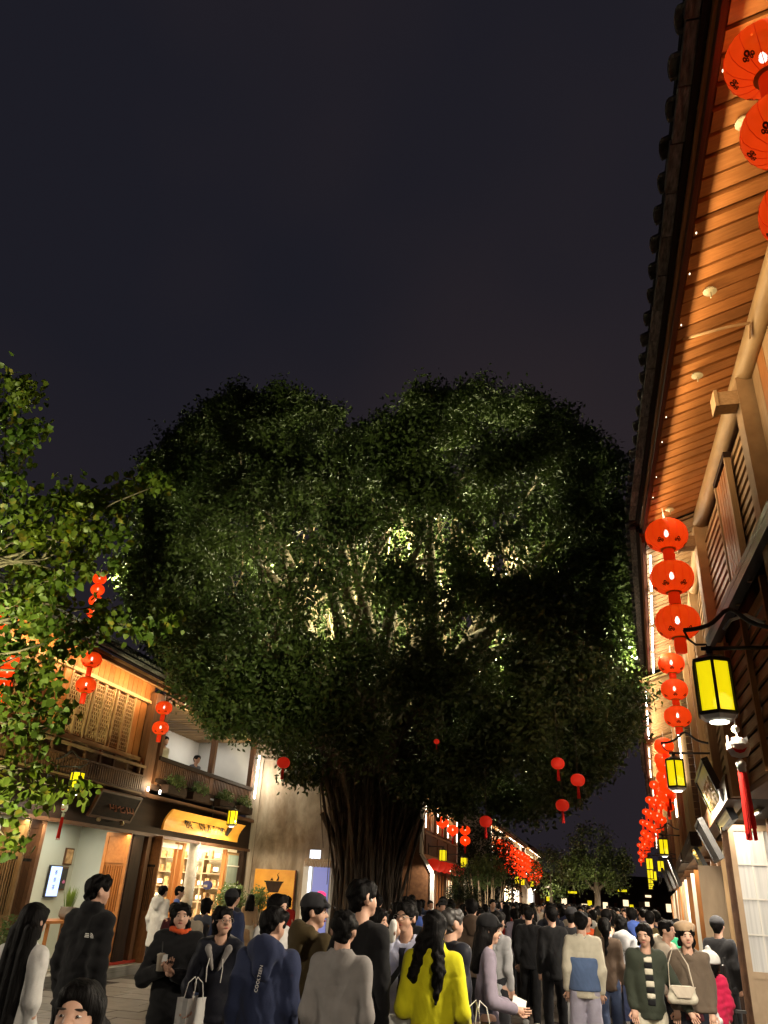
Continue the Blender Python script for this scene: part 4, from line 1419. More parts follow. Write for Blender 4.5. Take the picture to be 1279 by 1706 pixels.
# ---- clipped ball tree, bamboo clump, dark trees down the street
tp = thing('topiary_tree', 'ball-clipped dark tree beside the left shop with white end walls', 'tree', (-4.85, 33.0, 0))
MB().tube([(0, 0, 0), (.05, 0, 2.2)], [.07, .05], 7).build('trunk', 'bark', tp)
for i, (x, y, z, r_) in enumerate(((.10, 0, 2.55, .48), (-.16, .1, 1.85, .42), (.48, -.1, 1.80, .45))):
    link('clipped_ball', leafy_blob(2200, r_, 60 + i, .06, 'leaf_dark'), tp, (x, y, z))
bm = thing('bamboo_clump', 'pale lit bamboo clump behind the ball-clipped tree', 'plant', (-4.55, 40.0, 0))
bs = MB()
for k in range(16):
    x0, y0 = random.uniform(-.8, .8), random.uniform(-.5, .5)
    bs.tube([(x0 * .6, y0, 0), (x0, y0, 1.8), (x0 * 1.3, y0, 3.0)], [.03, .025, .01], 5)
bs.build('canes', 'wood_pale', bm)
link('foliage', leafy_blob(1600, 1.0, 71, .16, 'leaf_shrub', (1, .7, .8)), bm, (0, 0, 2.9))
lamp('ground_light', 'POINT', (0, -.9, .3), 60, (1.0, .92, .6), .1, bm)


def crown_tree(name, label, loc, blobs, n, size, mat, trunk, seed, group=None):
    t = thing(name, label, 'tree', loc, 0, group)
    q = np.random.default_rng(seed)
    mb = MB()
    limb(mb, (0, 0, 0), (0, 0, trunk[0]), trunk[1], trunk[1] * .7, q, .05, 5, 9)
    cs = []
    for (c, rad) in blobs:
        limb(mb, (0, 0, trunk[0] * .8), c, trunk[1] * .5, .05, q, .1, 5, 6)
        d = q.normal(size=(n // len(blobs), 3))
        d /= np.linalg.norm(d, axis=1, keepdims=True)
        ctr = np.array(c) + d[: max(30, len(d) // 40)] * np.array(rad) * (.55 + .45 * q.random((max(30, len(d) // 40), 1)))
        cs.append(np.repeat(ctr, 40, axis=0) + q.normal(size=(len(ctr) * 40, 3)) * .24)
    mb.build('trunk', 'bark', t, smooth=True)
    link('crown', leaf_cards(np.concatenate(cs), size, q, mat, name + '_crown', .1, .5), t)
    return t


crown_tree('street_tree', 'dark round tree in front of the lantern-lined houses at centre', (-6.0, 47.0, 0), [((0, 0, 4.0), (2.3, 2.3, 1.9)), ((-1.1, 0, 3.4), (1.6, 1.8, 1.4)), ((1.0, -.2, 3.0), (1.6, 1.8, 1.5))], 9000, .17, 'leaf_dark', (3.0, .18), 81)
crown_tree('street_tree', 'dim tree with hanging lanterns standing mid-street in the distance', (.75, 62.0, 0), [((0, 0, 5.0), (2.2, 2.2, 2.2)), ((-1.3, 0, 3.9), (1.3, 1.5, 1.4)), ((1.3, .2, 4.0), (1.3, 1.5, 1.4))], 8000, .20, 'leaf_banyan', (3.2, .25), 82)
crown_tree('street_tree', 'small dim tree beyond the mid-street tree', (-2.9, 74.0, 0), [((0, 0, 4.0), (1.9, 1.9, 2.1))], 3000, .20, 'leaf_banyan', (3.0, .2), 83)

for (x_, y_, z_, pw_) in ((.0, 59.2, 3.2, 260), (-2.9, 72.0, 2.8, 200)):
    gl_ = thing('added_tree_light', 'small added light brightening a distant tree' + (', nearer one' if y_ < 60 else ', farther one'), 'lamp', (x_, y_, .03))
    MB().lathe([(.08, 0), (.1, .04), (.09, .16)], 10).build('housing', 'black_metal', gl_)
    lamp('added_tree_bulb', 'POINT', (0, 0, z_ - .4), pw_, (1.0, .85, .55), .1, gl_)  # added lamp, lifts the far tree out of the dark

# ================================================================== LANTERNS
def lantern_body(r, h, n=24, ribs=True):
    prof = []
    for k in range(13):
        a = -math.pi / 2 + math.pi * k / 12
        rr = r * (abs(math.cos(a)) ** .72)
        prof.append((max(rr, r * .34), h / 2 * math.sin(a)))
    mb = MB()
    vs, fs = [], []
    for (rr, z) in prof:
        for k in range(n):
            an = 2 * math.pi * k / n
            q = 1 + (.018 if (ribs and k % 2) else 0)
            vs.append((rr * q * math.cos(an), rr * q * math.sin(an), z))
    for i in range(len(prof) - 1):
        for k in range(n):
            k2 = (k + 1) % n
            fs.append((i * n + k, i * n + k2, (i + 1) * n + k2, (i + 1) * n + k))
    mb.add(vs, fs)
    return mb


def glow_fabric(name, col, strength, clear, sampling, tint=(1.0, .72, .66)):
    """thin dyed fabric: glows, and lets the bulb behind it show"""
    m, nt, b = new_mat(name)
    b.inputs['Base Color'].default_value = (*col, 1)
    b.inputs['Emission Color'].default_value = (*col, 1)
    nz, _ = noise_node(nt, (1, 1, 1), 7.0, 4.0, .6)
    mr = nt.nodes.new('ShaderNodeMapRange')
    mr.inputs['From Min'].default_value = .3
    mr.inputs['From Max'].default_value = .7
    mr.inputs['To Min'].default_value = strength * .82
    mr.inputs['To Max'].default_value = strength * 1.1
    nt.links.new(nz.outputs['Fac'], mr.inputs['Value'])
    nt.links.new(mr.outputs[0], b.inputs['Emission Strength'])
    b.inputs['Roughness'].default_value = .7
    tp_ = nt.nodes.new('ShaderNodeBsdfTransparent')
    tp_.inputs['Color'].default_value = (*tint, 1)
    ms = nt.nodes.new('ShaderNodeMixShader')
    ms.inputs[0].default_value = clear
    out = nt.nodes['Material Output']
    nt.links.new(b.outputs[0], ms.inputs[1])
    nt.links.new(tp_.outputs[0], ms.inputs[2])
    nt.links.new(ms.outputs[0], out.inputs['Surface'])
    if not sampling:
        m.cycles.emission_sampling = 'NONE'
    return m


glow_fabric('fabric_near', (.76, .052, .002), .72, .09, True)
glow_fabric('fabric_far', (.80, .042, .001), 1.0, .10, False)
LB_NEAR = lantern_body(.255, .40, 32).mesh('lantern_body_near', 'fabric_near', True)
LB_FAR = lantern_body(.255, .40, 16, False).mesh('lantern_body_far', 'fabric_far', True)
_bm = MB()
_bm.lathe([(.010, -.04), (.024, -.025), (.028, 0), (.022, .025), (.012, .05)], 10)
BULB = _bm.mesh('bulb_mesh', 'bulb', True)
BULB_FAR = _bm.mesh('bulb_mesh_far', 'bulb_far', True)
_rm = MB()
for z in (-.195, .195):
    _rm.lathe([(.088, z - .012), (.096, z), (.088, z + .012)], 20)
RIM = _rm.mesh('rim_mesh', 'lantern_rim', True)
_pr = MB()
# cloud scrolls printed round the lower belly (thin raised rings)
for k in range(6):
    an = k * math.pi / 3
    for (da, dz, rr) in ((-.12, -.140, .013), (.12, -.140, .013), (0, -.125, .020), (-.06, -.150, .010), (.06, -.150, .010)):
        for q in range(10):
            a0, a1 = q * .6283, (q + 1) * .6283
            pp = []
            for (aa, r_) in ((a0, rr), (a1, rr), (a1, rr * .32), (a0, rr * .32)):
                yy = da * .25 + r_ * math.cos(aa)
                zz = dz + r_ * math.sin(aa)
                s_ = math.sqrt(max(0, 1 - (zz / .2) ** 2)) ** .72
                R_ = .255 * s_ * 1.028
                th = an + yy / max(R_, .05)
                pp.append((R_ * math.cos(th), R_ * math.sin(th), zz))
            _pr.add(pp, [(0, 1, 2, 3)])
PRINT = _pr.mesh('print_mesh', 'lantern_print')
TUBE = MB().lathe([(.066, -.075), (.072, 0), (.066, .075)], 16).mesh('tube_mesh', 'lantern_tube', True)
TUBE_FAR = MB().lathe([(.066, -.075), (.072, 0), (.066, .075)], 10).mesh('tube_mesh_far', 'lantern_tube_far', True)
_rb = MB()
for k in range(16):
    an = k * math.pi / 8
    pl_ = []
    for q in range(9):
        a = -1.45 + 2.9 * q / 8
        rr = max(.255 * (math.cos(a) ** .72), .09) * 1.022
        pl_.append((rr * math.cos(an), rr * math.sin(an), .2 * math.sin(a)))
    _rb.tube(pl_, .0028, 4, False)
glow('lantern_wire', (.60, .022, .002), .42, False)
RIBS = _rb.mesh('ribs_mesh', 'lantern_wire')
_ts = MB()
for k in range(12):
    an = k * .5236
    _ts.tube([(.02 * math.cos(an), .02 * math.sin(an), 0), (.034 * math.cos(an), .034 * math.sin(an), -.3)], .007, 4)
_ts.lathe([(.02, .03), (.03, .01), (.025, -.02)], 8)
TASSEL = _ts.mesh('tassel_mesh', 'tassel_red')


def lantern_string(loc, n, spacing, scale, label, near=True, group='red lantern strings along the eaves', tassel=False, bell=False, sway=0.0):
    t = thing('lantern_string', label, 'lantern', loc, random.random() * 6, group)
    z = -.22 * scale
    MB().tube([(.01, 0, .16 * scale), (0, 0, 0)], .008, 5).build('cord', 'cord_white', t)
    for k in range(n):
        b_ = link('lantern', LB_NEAR if near else LB_FAR, t, (sway * k, 0, z), 0, (scale,) * 3)
        link('bulb', BULB if near else BULB_FAR, b_, (0, 0, .02))
        if near:
            link('rim', RIM, b_)
            tag(link('ribs', RIBS, b_), kind='stuff')
            tag(link('print', PRINT, b_), kind='stuff')
        link('tube', TUBE if near else TUBE_FAR, t, (sway * (k + .5), 0, z - spacing / 2 + .0), 0, (scale, scale, scale * (spacing / scale - .40) / .15 if spacing / scale > .45 else scale * .6))
        z -= spacing
    if tassel:
        link('tassel', TASSEL, t, (sway * n, 0, z + spacing * .42), 0, (scale,) * 3)
    return t


lantern_string((1.15, 2.80, 5.90), 3, .54, .74, 'string of three large printed red lanterns cropped by the top right corner')
lantern_string((1.165, 8.55, 5.89), 3, .53, .92, 'string of three red lanterns with bright bulbs below the roof corner')
lantern_string((1.70, 13.9, 5.83), 3, .46, .86, 'three-lantern red string just left of the nearest yellow lamp')
k = 0
RS = [(2.05, 20.0, 5.5, 'red lantern string just above the second yellow lamp'), (2.25, 22.6, 5.6, 'red lantern string on the narrow plank-gabled house')]
for (x, y_, z_, lab) in RS:
    lantern_string((x, y_, z_), 3, .46, .9, lab, False, tassel=True)
for y_ in (25.5, 29.5, 33.5, 38.0, 42.0, 46.5, 51.5, 57):
    x = 1.35 + y_ * .0335 + .35
    lantern_string((x, y_, 5.55), 3, .46, .62, 'red lantern string in the dense row along the far right eaves', False, 'dense far row of red lantern strings at right')
    if y_ < 40:
        lantern_string((x - .28, y_ + .8, 5.35), 3, .46, .58, 'red lantern string in the dense row along the far right eaves', False, 'dense far row of red lantern strings at right')
# left house strings
lantern_string((-9.15, 12.85, 5.75), 2, .50, .74, 'pair of red lanterns hung before the lattice windows')
lantern_string((-8.95, 15.55, 5.40), 2, .44, .70, 'pair of red lanterns by the balcony corner post')
lantern_string((-8.85, 12.1, 7.10), 4, .22, .52, 'small four-lantern red string in the left tree', False, 'small lantern strings in the left tree', sway=.03)
lantern_string((-9.3, 10.85, 5.15), 4, .22, .55, 'small red lantern string before the far left eave', False, 'small lantern strings in the left tree', True)
lantern_string((-9.2, 10.2, 6.0), 3, .22, .5, 'small red lantern string at the left picture edge', False, 'small lantern strings in the left tree', True)
lantern_string((-9.25, 11.2, 2.35), 1, .3, .75, 'single red lantern hanging low by the far left door', False, 'small lantern strings in the left tree')


def tree_lantern(loc, scale, label):
    t = thing('round_lantern', label, 'lantern', loc, 0, 'tasselled lanterns hung in the banyan')
    b_ = link('lantern', lantern_body(.255, .42, 16, True).mesh('tree_lantern_body', 'lantern_dim', True), t, (0, 0, 0), 0, (scale,) * 3)
    link('rim', RIM, b_)
    link('tassel', TASSEL, t, (0, 0, -.24 * scale), 0, (scale * 1.5, scale * 1.5, scale * 1.3))
    MB().tube([(0, 0, .2 * scale), (0, 0, .9)], .005, 4).build('cord', 'black_metal', t)
    return t


for (x, y_, z_, sc_, lab) in ((-.33, 13.6, 3.88, .44, 'upper left of three tasselled lanterns under the banyan edge'), (-.02, 13.6, 3.62, .46, 'right of three tasselled lanterns under the banyan edge'), (-.29, 13.6, 3.22, .43, 'lowest of three tasselled lanterns under the banyan edge'), (-1.57, 13.8, 2.95, .42, 'lone tasselled lantern low under the banyan crown'), (-5.3, 13.8, 3.85, .46, 'tasselled lantern beside the plaster gable wall'), (-2.4, 13.6, 4.22, .2, 'small red lantern deep in the banyan foliage')):
    tree_lantern((x, y_, z_), sc_, lab)
# clusters on the far left houses
for i, (x, y_, z_) in enumerate(((-5.35, 55.5, 5.4), (-5.35, 58, 5.5), (-5.3, 61.5, 5.4), (-5.3, 65, 5.4), (-5.2, 67.5, 5.4), (-5.15, 70, 5.4), (-5.1, 72.5, 5.4), (-4.8, 78, 5.3), (-4.8, 81, 5.3), (-4.7, 85, 5.2))):
    lantern_string((x, y_, z_), 4, .50, 1.2, 'red lantern string in the far cluster on the left houses', False, 'far red lantern clusters at left')
    lantern_string((x + .35, y_ + .9, z_ - .1), 3, .46, 1.0, 'red lantern string in the far cluster on the left houses', False, 'far red lantern clusters at left')
for (x, y_, z_, n_, lab) in ((-6.1, 36.5, 5.0, 1, 'left red lantern on the upper floor beside the trunk'), (-6.1, 39.5, 4.9, 1, 'middle red lantern on the upper floor right of the trunk'), (-6.05, 43.5, 5.2, 2, 'right red lanterns at the corner of the small left house')):
    lantern_string((x, y_, z_), n_, .5, 1.1, lab, False, 'lanterns on the small left house', True)

# ================================================================== YELLOW STREET LAMPS
glow_fabric('lamp_pane', (.80, .66, .004), .98, .10, True, (1, 1, .55))
glow('lamp_bulb', (1.0, .96, .80), 14.0, False)


def hex_lamp(loc, s_, label, wall_dx, near=True, group='yellow hexagonal wall lamps', scroll=True, power=0.0, rz=0.0):
    """hexagonal lamp: glowing panes in a black frame, cap, downlight and wall bracket"""
    t = thing('wall_lamp', label, 'lamp', loc, 0, group)
    Rr, Hh = .185 * s_, .52 * s_
    fr = MB()
    ca = R(24)
    for k in range(6):
        a = k * math.pi / 3
        x, y_ = Rr * math.cos(a), Rr * math.sin(a)
        fr.box((x, y_, 0), (.03 * s_, .03 * s_, Hh), a)
    for z, sc_ in ((-Hh / 2, 1.02), (Hh / 2, 1.02)):
        fr.lathe([(Rr * sc_ * 1.06, z - .018 * s_), (Rr * sc_ * 1.08, z), (Rr * sc_ * 1.06, z + .018 * s_)], 6)
    fr.lathe([(Rr * 1.04, Hh / 2 + .02 * s_), (Rr * .5, Hh / 2 + .07 * s_), (Rr * .2, Hh / 2 + .09 * s_), (Rr * .18, Hh / 2 + .17 * s_)], 6)
    fr.build('frame', 'black_metal', t, (0, 0, 0), ca)
    for k in range(6):
        a = ca + (k + .5) * math.pi / 3
        w = Rr * .90
        piece('pane', 'lamp_pane' if near else 'lamp_yellow_far', t, (Rr * .85 * math.cos(a), Rr * .85 * math.sin(a), 0), (.008, w, Hh - .03 * s_), a)
    if near:
        MB().lathe([(.02, -.06), (.07, -.03), (.075, .02), (.04, .07), (.01, .09)], 12).build('bulb', 'lamp_bulb', t, (.3 * Rr, -.1 * Rr, -Hh * .30), smooth=True)
        MB().lathe([(Rr * 1.0, 0), (Rr * .8, -.035 * s_), (Rr * .55, -.05 * s_)], 6).build('lower_cap', 'steel', t, (0, 0, -Hh / 2 - .015), ca)
        MB().lathe([(Rr * .5, 0), (Rr * .48, -.012)], 16).build('downlight', 'lamp_hot', t, (0, 0, -Hh / 2 - .066 * s_))
    bk_ = MB()
    zb = Hh / 2 + .15 * s_
    bk_.tube([(-.06 * np.sign(wall_dx), 0, zb), (wall_dx, 0, zb)], .022 * s_, 8)
    bk_.box((wall_dx, 0, zb - .1), (.03, .12, .5 * s_))
    if scroll:
        L = wall_dx
        cv = []
        for k in range(17):
            u = k / 16
            x = -.22 * np.sign(L) * s_ + u * (L + .22 * np.sign(L) * s_)
            zz = zb + .24 * s_ + .14 * s_ * math.exp(-((u - .5) / .14) ** 2) - .03 * math.cos(u * 6.28)
            cv.append((x, 0, zz))
        bk_.tube(cv, .024 * s_, 7)
        e = cv[0]
        bk_.tube([e, (e[0] + .03, 0, e[2] - .1 * s_), (e[0] + .10 * np.sign(L) * s_, 0, e[2] - .16 * s_), (e[0] + .2 * np.sign(L) * s_, 0, e[2] - .16 * s_), (e[0] + .2 * np.sign(L) * s_, 0, zb)], .012 * s_, 6)
    bk_.build('bracket', 'black_metal', t, smooth=True)
    if power:
        lamp('downlight_bulb', 'SPOT', (0, 0, -Hh / 2 - .10 * s_), power, (1.0, .87, .68), .09, t, (0, 0, -4), R(172), .15)
    return t


hex_lamp((1.10, 6.5, 3.39), .80, 'nearest and largest yellow hexagonal lamp on a scrolled black bracket', .58, True, power=1000)
hex_lamp((1.38, 12.3, 3.56), .72, 'second yellow hexagonal lamp on the right, above the gold sign', .55, True, power=800)
hex_lamp((2.16, 24.0, 3.30), .74, 'third yellow hexagonal lamp on the right', .5, True, power=800)
hex_lamp((2.40, 33.0, 3.25), .74, 'fourth yellow lamp on the right, left of a pair', .8, False, power=600)
hex_lamp((2.92, 34.5, 3.25), .74, 'fourth yellow lamp on the right, right of a pair', .6, False)
for (x, y_) in ((3.0, 41.5), (3.35, 44.0), (3.6, 50), (4.0, 55), (4.3, 60), (4.7, 66)):
    hex_lamp((x, y_, 3.2), .8, 'small yellow lamp in the bunch far along the right side', .6, False, 'bunched far yellow lamps', False, power=900 if y_ > 48 else 0)
# unseen lamps added behind the viewer, in line with the row, lighting the crowd
hex_lamp((1.10, 1.0, 3.39), 1.0, 'added yellow hexagonal lamp behind the viewpoint, lighting the crowd', .58, True, power=560)
hex_lamp((1.10, -4.5, 3.39), 1.0, 'added yellow hexagonal lamp farther behind the viewpoint, lighting the crowd', .58, True, power=560)
# left side
hex_lamp((-9.0, 13.0, 3.33), .66, 'yellow lamp in the leaves above the tea shop', -.6, True, scroll=True, power=130)
hex_lamp((-8.95, 20.0, 3.36), .66, 'yellow lamp hanging before the orange sign', -.6, True, scroll=False, power=260)
hex_lamp((-8.9, 4.0, 3.33), .8, 'added yellow lamp at left outside the view, lighting the crowd', -.6, True, scroll=True, power=1000)  # unseen lamp added to light the crowd from the left
hex_lamp((-5.65, 34.0, 3.28), .80, 'yellow lamp on the small left house right of the trunk', -.6, False, scroll=False, power=350)
hex_lamp((-5.2, 37.0, 3.15), .80, 'yellow lamp beside the dark round tree', -.8, False, scroll=False, power=300)
for (x, y_) in ((-4.9, 63), (-4.9, 69), (-4.6, 76)):
    hex_lamp((x, y_, 3.1), .9, 'small yellow lamp far along the left side', -.6, False, 'far left yellow lamps', False, power=1000)

# hanging charms with red tassels
def charm(loc, s_, label):
    t = thing('hanging_charm', label, 'charm', loc)
    MB().tube([(0, 0, .22 * s_), (0, 0, 0)], .004, 4).build('cord', 'cord_white', t)
    hd = MB()
    hd.lathe([(.01, -.085), (.06, -.07), (.085, -.02), (.085, .02), (.055, .062), (.01, .07)], 16, (0, 0, 0), (1, .45))
    for sx in (-1, 1):
        hd.prism([(sx * .035, -.02, .050), (sx * .070, -.02, .078), (sx * .072, -.02, .03)], (0, .04, 0))
    hd.lathe([(.01, .10), (.03, .12), (.03, .14), (.01, .16)], 10)
    hd.build('head', 'white_paint', t)
    MB().prism([(-.055, 0, -.01), (-.03, 0, -.045), (0, 0, -.055), (.03, 0, -.045), (.055, 0, -.01), (.02, 0, -.028), (-.02, 0, -.028)], (0, -.012, 0)).build('red_mouth', 'tassel_red', t, (0, -.036, 0))
    MB().lathe([(.012, -.09), (.036, -.115), (.036, -.14), (.03, -.15), (.03, -.19)], 10).build('bell', 'white_paint', t, smooth=True)
    tl = MB()
    for k in range(16):
        an = k * .3927
        tl.tube([(.022 * math.cos(an), .022 * math.sin(an), -.18), (.034 * math.cos(an), .034 * math.sin(an), -.58 - .04 * (k % 3))], .009, 4)
    tl.build('tassel', 'tassel_red', t)
    for o in t.children:
        o.scale = (s_, s_, s_)
    return t


charm((1.20, 6.45, 2.93), 1.0, 'white bead charm with long red tassel below the nearest lamp')
charm((-8.95, 12.75, 2.86), .8, 'white bead charm with red tassel below the left leafy lamp')

# ================================================================== PLAQUES AND BOARDS ON THE RIGHT
def plaque(near_top, near_bot, length, rz, label, face, txt, tcol, thick=.05):
    """name board leaning out from the wall: given its near end's upper and lower corner"""
    nt_, nb_ = Vector(near_top), Vector(near_bot)
    t = thing('name_board', label, 'sign', tuple(nb_), rz)
    d = nt_ - nb_
    h = d.length
    tilt = math.atan2(-d.x, d.z)
    bd = piece('board', face, t, (0, 0, 0), (1, 1, 1))
    bd.data = MB().box((0, length / 2, h / 2), (thick, length, h)).mesh('board', face)
    bd.scale = (1, 1, 1)
    bd.rotation_euler = (0, -tilt, 0)
    fr_ = MB()
    for zz in (0, h):
        fr_.box((-.004, length / 2, zz), (thick + .03, length + .05, .035))
    for yy in (0, length):
        fr_.box((-.004, yy, h / 2), (thick + .03, .035, h))
    o = fr_.build('frame', 'black_metal', t)
    o.rotation_euler = (0, -tilt, 0)
    if txt:
        tm_ = text_mesh(txt, h * .52, tcol, .006)
        o = link('lettering', tm_, bd, (-thick / 2 - .008, length / 2, h / 2), 0, None, (R(90), 0, R(-90)))
    return t


mottled('gold_board', (.22, .17, .02), (.42, .34, .03), (1, .6, 1), 2.5, .35, .05, .01, spec=.5, vary=0)
plaque((1.50, 10.2, 3.44), (1.74, 10.2, 2.78), 1.9, ROT2, 'gold lettered name board tilted out over the right-hand shop door', 'gold_board', '福州茶點', 'gold_leaf')
plaque((1.74, 13.0, 3.02), (1.96, 13.0, 2.50), 1.2, ROT2, 'dark name board beyond the gold lettered one', 'dark_panel', '', 'gold_leaf')
plaque((2.06, 17.0, 3.02), (2.26, 17.0, 2.56), 1.3, ROT2, 'smaller gold name board over the narrow plank house', 'gold_board', '茶室', 'gold_leaf')
for i, (x, y_, lab) in enumerate(((2.35, 23.5, 'nearest of the white hanging signs on the right'), (2.5, 26.5, 'second of the white hanging signs on the right'), (2.65, 29.5, 'third of the white hanging signs on the right'))):
    plaque((x - .12, y_, 2.98), (x + .08, y_, 2.35), .9, ROT2, lab, 'cream_sign', '', 'ink')
fan_ = thing('wall_fan', 'small round white vent fan beside the gold name board', 'fan', (1.72, 9.9, 2.98))
MB().lathe([(.02, -.03), (.085, -.02), (.09, 0), (.085, .02), (.02, .03)], 16).build('cage', 'steel', fan_, (-.12, 0, 0))
fan_.children[0].rotation_euler = (0, R(70), 0)
MB().tube([(-.12, 0, 0), (.1, 0, .0), (.14, 0, -.1)], .012, 6).build('arm', 'steel', fan_)
aw = thing('ribbed_awning', 'grey ribbed awning over the white-paned door at the right edge', 'awning', (2.05, 10.2, 2.90))
for k in range(14):
    o = piece('rib', 'stone_step', aw, (.18, .02 + k * .055, .12), (.5, .04, .03), rot=(0, R(-35), 0))
piece('edge_bar', 'steel', aw, (-.03, .38, -.04), (.03, .8, .05))
es = thing('easel_stand', 'black folding easel stand at the lower right by the door', 'stand', (1.50, 11.0, 0.03))
for (x0, x1) in ((-.20, -.02), (.12, .04)):
    MB().tube([(x0, 0, 0), (x1, .05, 1.28)], .022, 6).build('leg', 'wood_dark' if x0 < 0 else 'black_metal', es)
MB().tube([(.0, .55, 0), (.02, .06, 1.2)], .018, 6).build('leg', 'black_metal', es)
piece('tray', 'black_metal', es, (0, .02, .75), (.4, .05, .03))
sb_ = thing('shoe_rack', 'dark low rack of goods by the tan door leaves', 'rack', (1.95, 13.6, 0.03))
for k in range(3):
    piece('shelf', 'wood_dark', sb_, (0, 0, .12 + k * .34), (.4, .9, .04))
for sy in (-.43, .43):
    piece('side', 'wood_dark', sb_, (0, sy, .5), (.38, .05, 1.0))
bp = thing('black_basin', 'round black basin on the paving by the easel', 'basin', (1.72, 11.9, .03))
MB().lathe([(.2, 0), (.27, .1), (.3, .34), (.28, .35), (.25, .12)], 18).build('bowl', 'black_metal', bp, smooth=True)
# ================================================================== PEOPLE
# figures are grown as smooth implicit surfaces and meshed with surface nets
def surf_nets(F, org, h):
    S = F < 0
    nx, ny, nz_ = F.shape
    c = S[:-1, :-1, :-1].astype(np.int8)
    cnt = np.zeros((nx - 1, ny - 1, nz_ - 1), np.int16)
    for a in (0, 1):
        for b in (0, 1):
            for d in (0, 1):
                cnt += S[a:nx - 1 + a, b:ny - 1 + b, d:nz_ - 1 + d]
    act = (cnt > 0) & (cnt < 8)
    idx = -np.ones(act.shape, np.int64)
    ii, jj, kk = np.nonzero(act)
    n = len(ii)
    idx[ii, jj, kk] = np.arange(n)
    acc = np.zeros((n, 3))
    num = np.zeros((n, 1))
    corners = [(a, b, d) for a in (0, 1) for b in (0, 1) for d in (0, 1)]
    for p in corners:
        for ax in range(3):
            if p[ax] == 0:
                q = list(p)
                q[ax] = 1
                f0 = F[ii + p[0], jj + p[1], kk + p[2]]
                f1 = F[ii + q[0], jj + q[1], kk + q[2]]
                m = (f0 < 0) != (f1 < 0)
                t = np.where(m, f0 / np.where(np.abs(f0 - f1) < 1e-12, 1, f0 - f1), 0)
                pt = np.zeros((n, 3))
                for e in range(3):
                    pt[:, e] = p[e]
                pt[:, ax] += t
                acc += pt * m[:, None]
                num += m[:, None]
    V = acc / np.maximum(num, 1) + np.stack([ii, jj, kk], 1)
    V = V * h + np.array(org)
    Q = []
    for ax in range(3):
        sl0 = [slice(1, -1)] * 3
        A = [slice(None)] * 3
        B = [slice(None)] * 3
        A[ax] = slice(0, -1)
        B[ax] = slice(1, None)
        s0, s1 = S[tuple(A)], S[tuple(B)]
        ch = s0 != s1
        u, v = [e for e in range(3) if e != ax]
        ei, ej, ek = np.nonzero(ch)
        E_ = np.stack([ei, ej, ek], 1)
        ok = (E_[:, u] > 0) & (E_[:, v] > 0) & (E_[:, u] < F.shape[u] - 1) & (E_[:, v] < F.shape[v] - 1)
        E_ = E_[ok]
        d_ = s0[E_[:, 0], E_[:, 1], E_[:, 2]]
        cs = []
        for (du, dv) in ((0, 0), (1, 0), (1, 1), (0, 1)):
            P = E_.copy()
            P[:, u] -= du
            P[:, v] -= dv
            cs.append(idx[P[:, 0], P[:, 1], P[:, 2]])
        q = np.stack(cs, 1)
        flip = d_ if ax != 1 else ~d_
        q[~flip] = q[~flip][:, ::-1]
        Q.append(q)
    Q = np.concatenate(Q)
    Q = Q[(Q >= 0).all(1)]
    return V, Q


class Field:
    """smooth union of round cones and ellipsoids, sampled on its own grid"""

    def __init__(self, k=.03):
        self.p, self.k, self.cut, self.sub, self.noise = [], k, [], [], None

    def cone(self, a, b, ra, rb, sq=1.0):
        self.p.append(('c', np.array(a, float), np.array(b, float), ra, rb, sq))
        return self

    def ell(self, c, r, rot=0.0):
        self.p.append(('e', np.array(c, float), np.array(r, float), rot))
        return self

    def bounds(self, pad):
        lo, hi = np.full(3, 9.), np.full(3, -9.)
        for q in self.p:
            if q[0] == 'c':
                r = max(q[3], q[4])
                for e in (q[1], q[2]):
                    lo = np.minimum(lo, e - r)
                    hi = np.maximum(hi, e + r)
            else:
                r = max(q[2]) if q[3] else q[2]
                lo = np.minimum(lo, q[1] - r)
                hi = np.maximum(hi, q[1] + r)
        return lo - pad, hi + pad

    @staticmethod
    def ev(q, X, Y, Z):
        if q[0] == 'c':
            _, a, b, ra, rb, sq = q
            ba = b - a
            px, py, pz = X - a[0], (Y - a[1]), Z - a[2]
            L2 = max(1e-9, ba @ ba)
            t = np.clip((px * ba[0] + py * ba[1] + pz * ba[2]) / L2, 0, 1)
            dx, dy, dz = px - t * ba[0], (py - t * ba[1]) / sq, pz - t * ba[2]
            return np.sqrt(dx * dx + dy * dy + dz * dz) - (ra + (rb - ra) * t)
        _, c, r, rot = q
        x, y_, z = X - c[0], Y - c[1], Z - c[2]
        if rot:
            ca, sa = math.cos(rot), math.sin(rot)
            y_, z = y_ * ca + z * sa, -y_ * sa + z * ca
        k0 = np.sqrt((x / r[0]) ** 2 + (y_ / r[1]) ** 2 + (z / r[2]) ** 2)
        return (k0 - 1) * min(r)

    def mesh(self, h):
        lo, hi = self.bounds(2.5 * h)
        nn = np.ceil((hi - lo) / h).astype(int) + 1
        X, Y, Z = np.meshgrid(*[lo[e] + np.arange(nn[e]) * h for e in range(3)], indexing='ij', sparse=False)
        D = None
        for q in self.p:
            d = self.ev(q, X, Y, Z)
            if D is None:
                D = d
            else:
                m = np.clip(.5 + .5 * (D - d) / self.k, 0, 1)
                D = D * (1 - m) + d * m - self.k * m * (1 - m)
        if self.noise is not None:
            D = D + self.noise(X, Y, Z)
        for q in self.sub:
            D = np.maximum(D, -self.ev(q, X, Y, Z))
        for (nrm, off) in self.cut:
            D = np.maximum(D, X * nrm[0] + Y * nrm[1] + Z * nrm[2] - off)
        return surf_nets(D, lo, h)


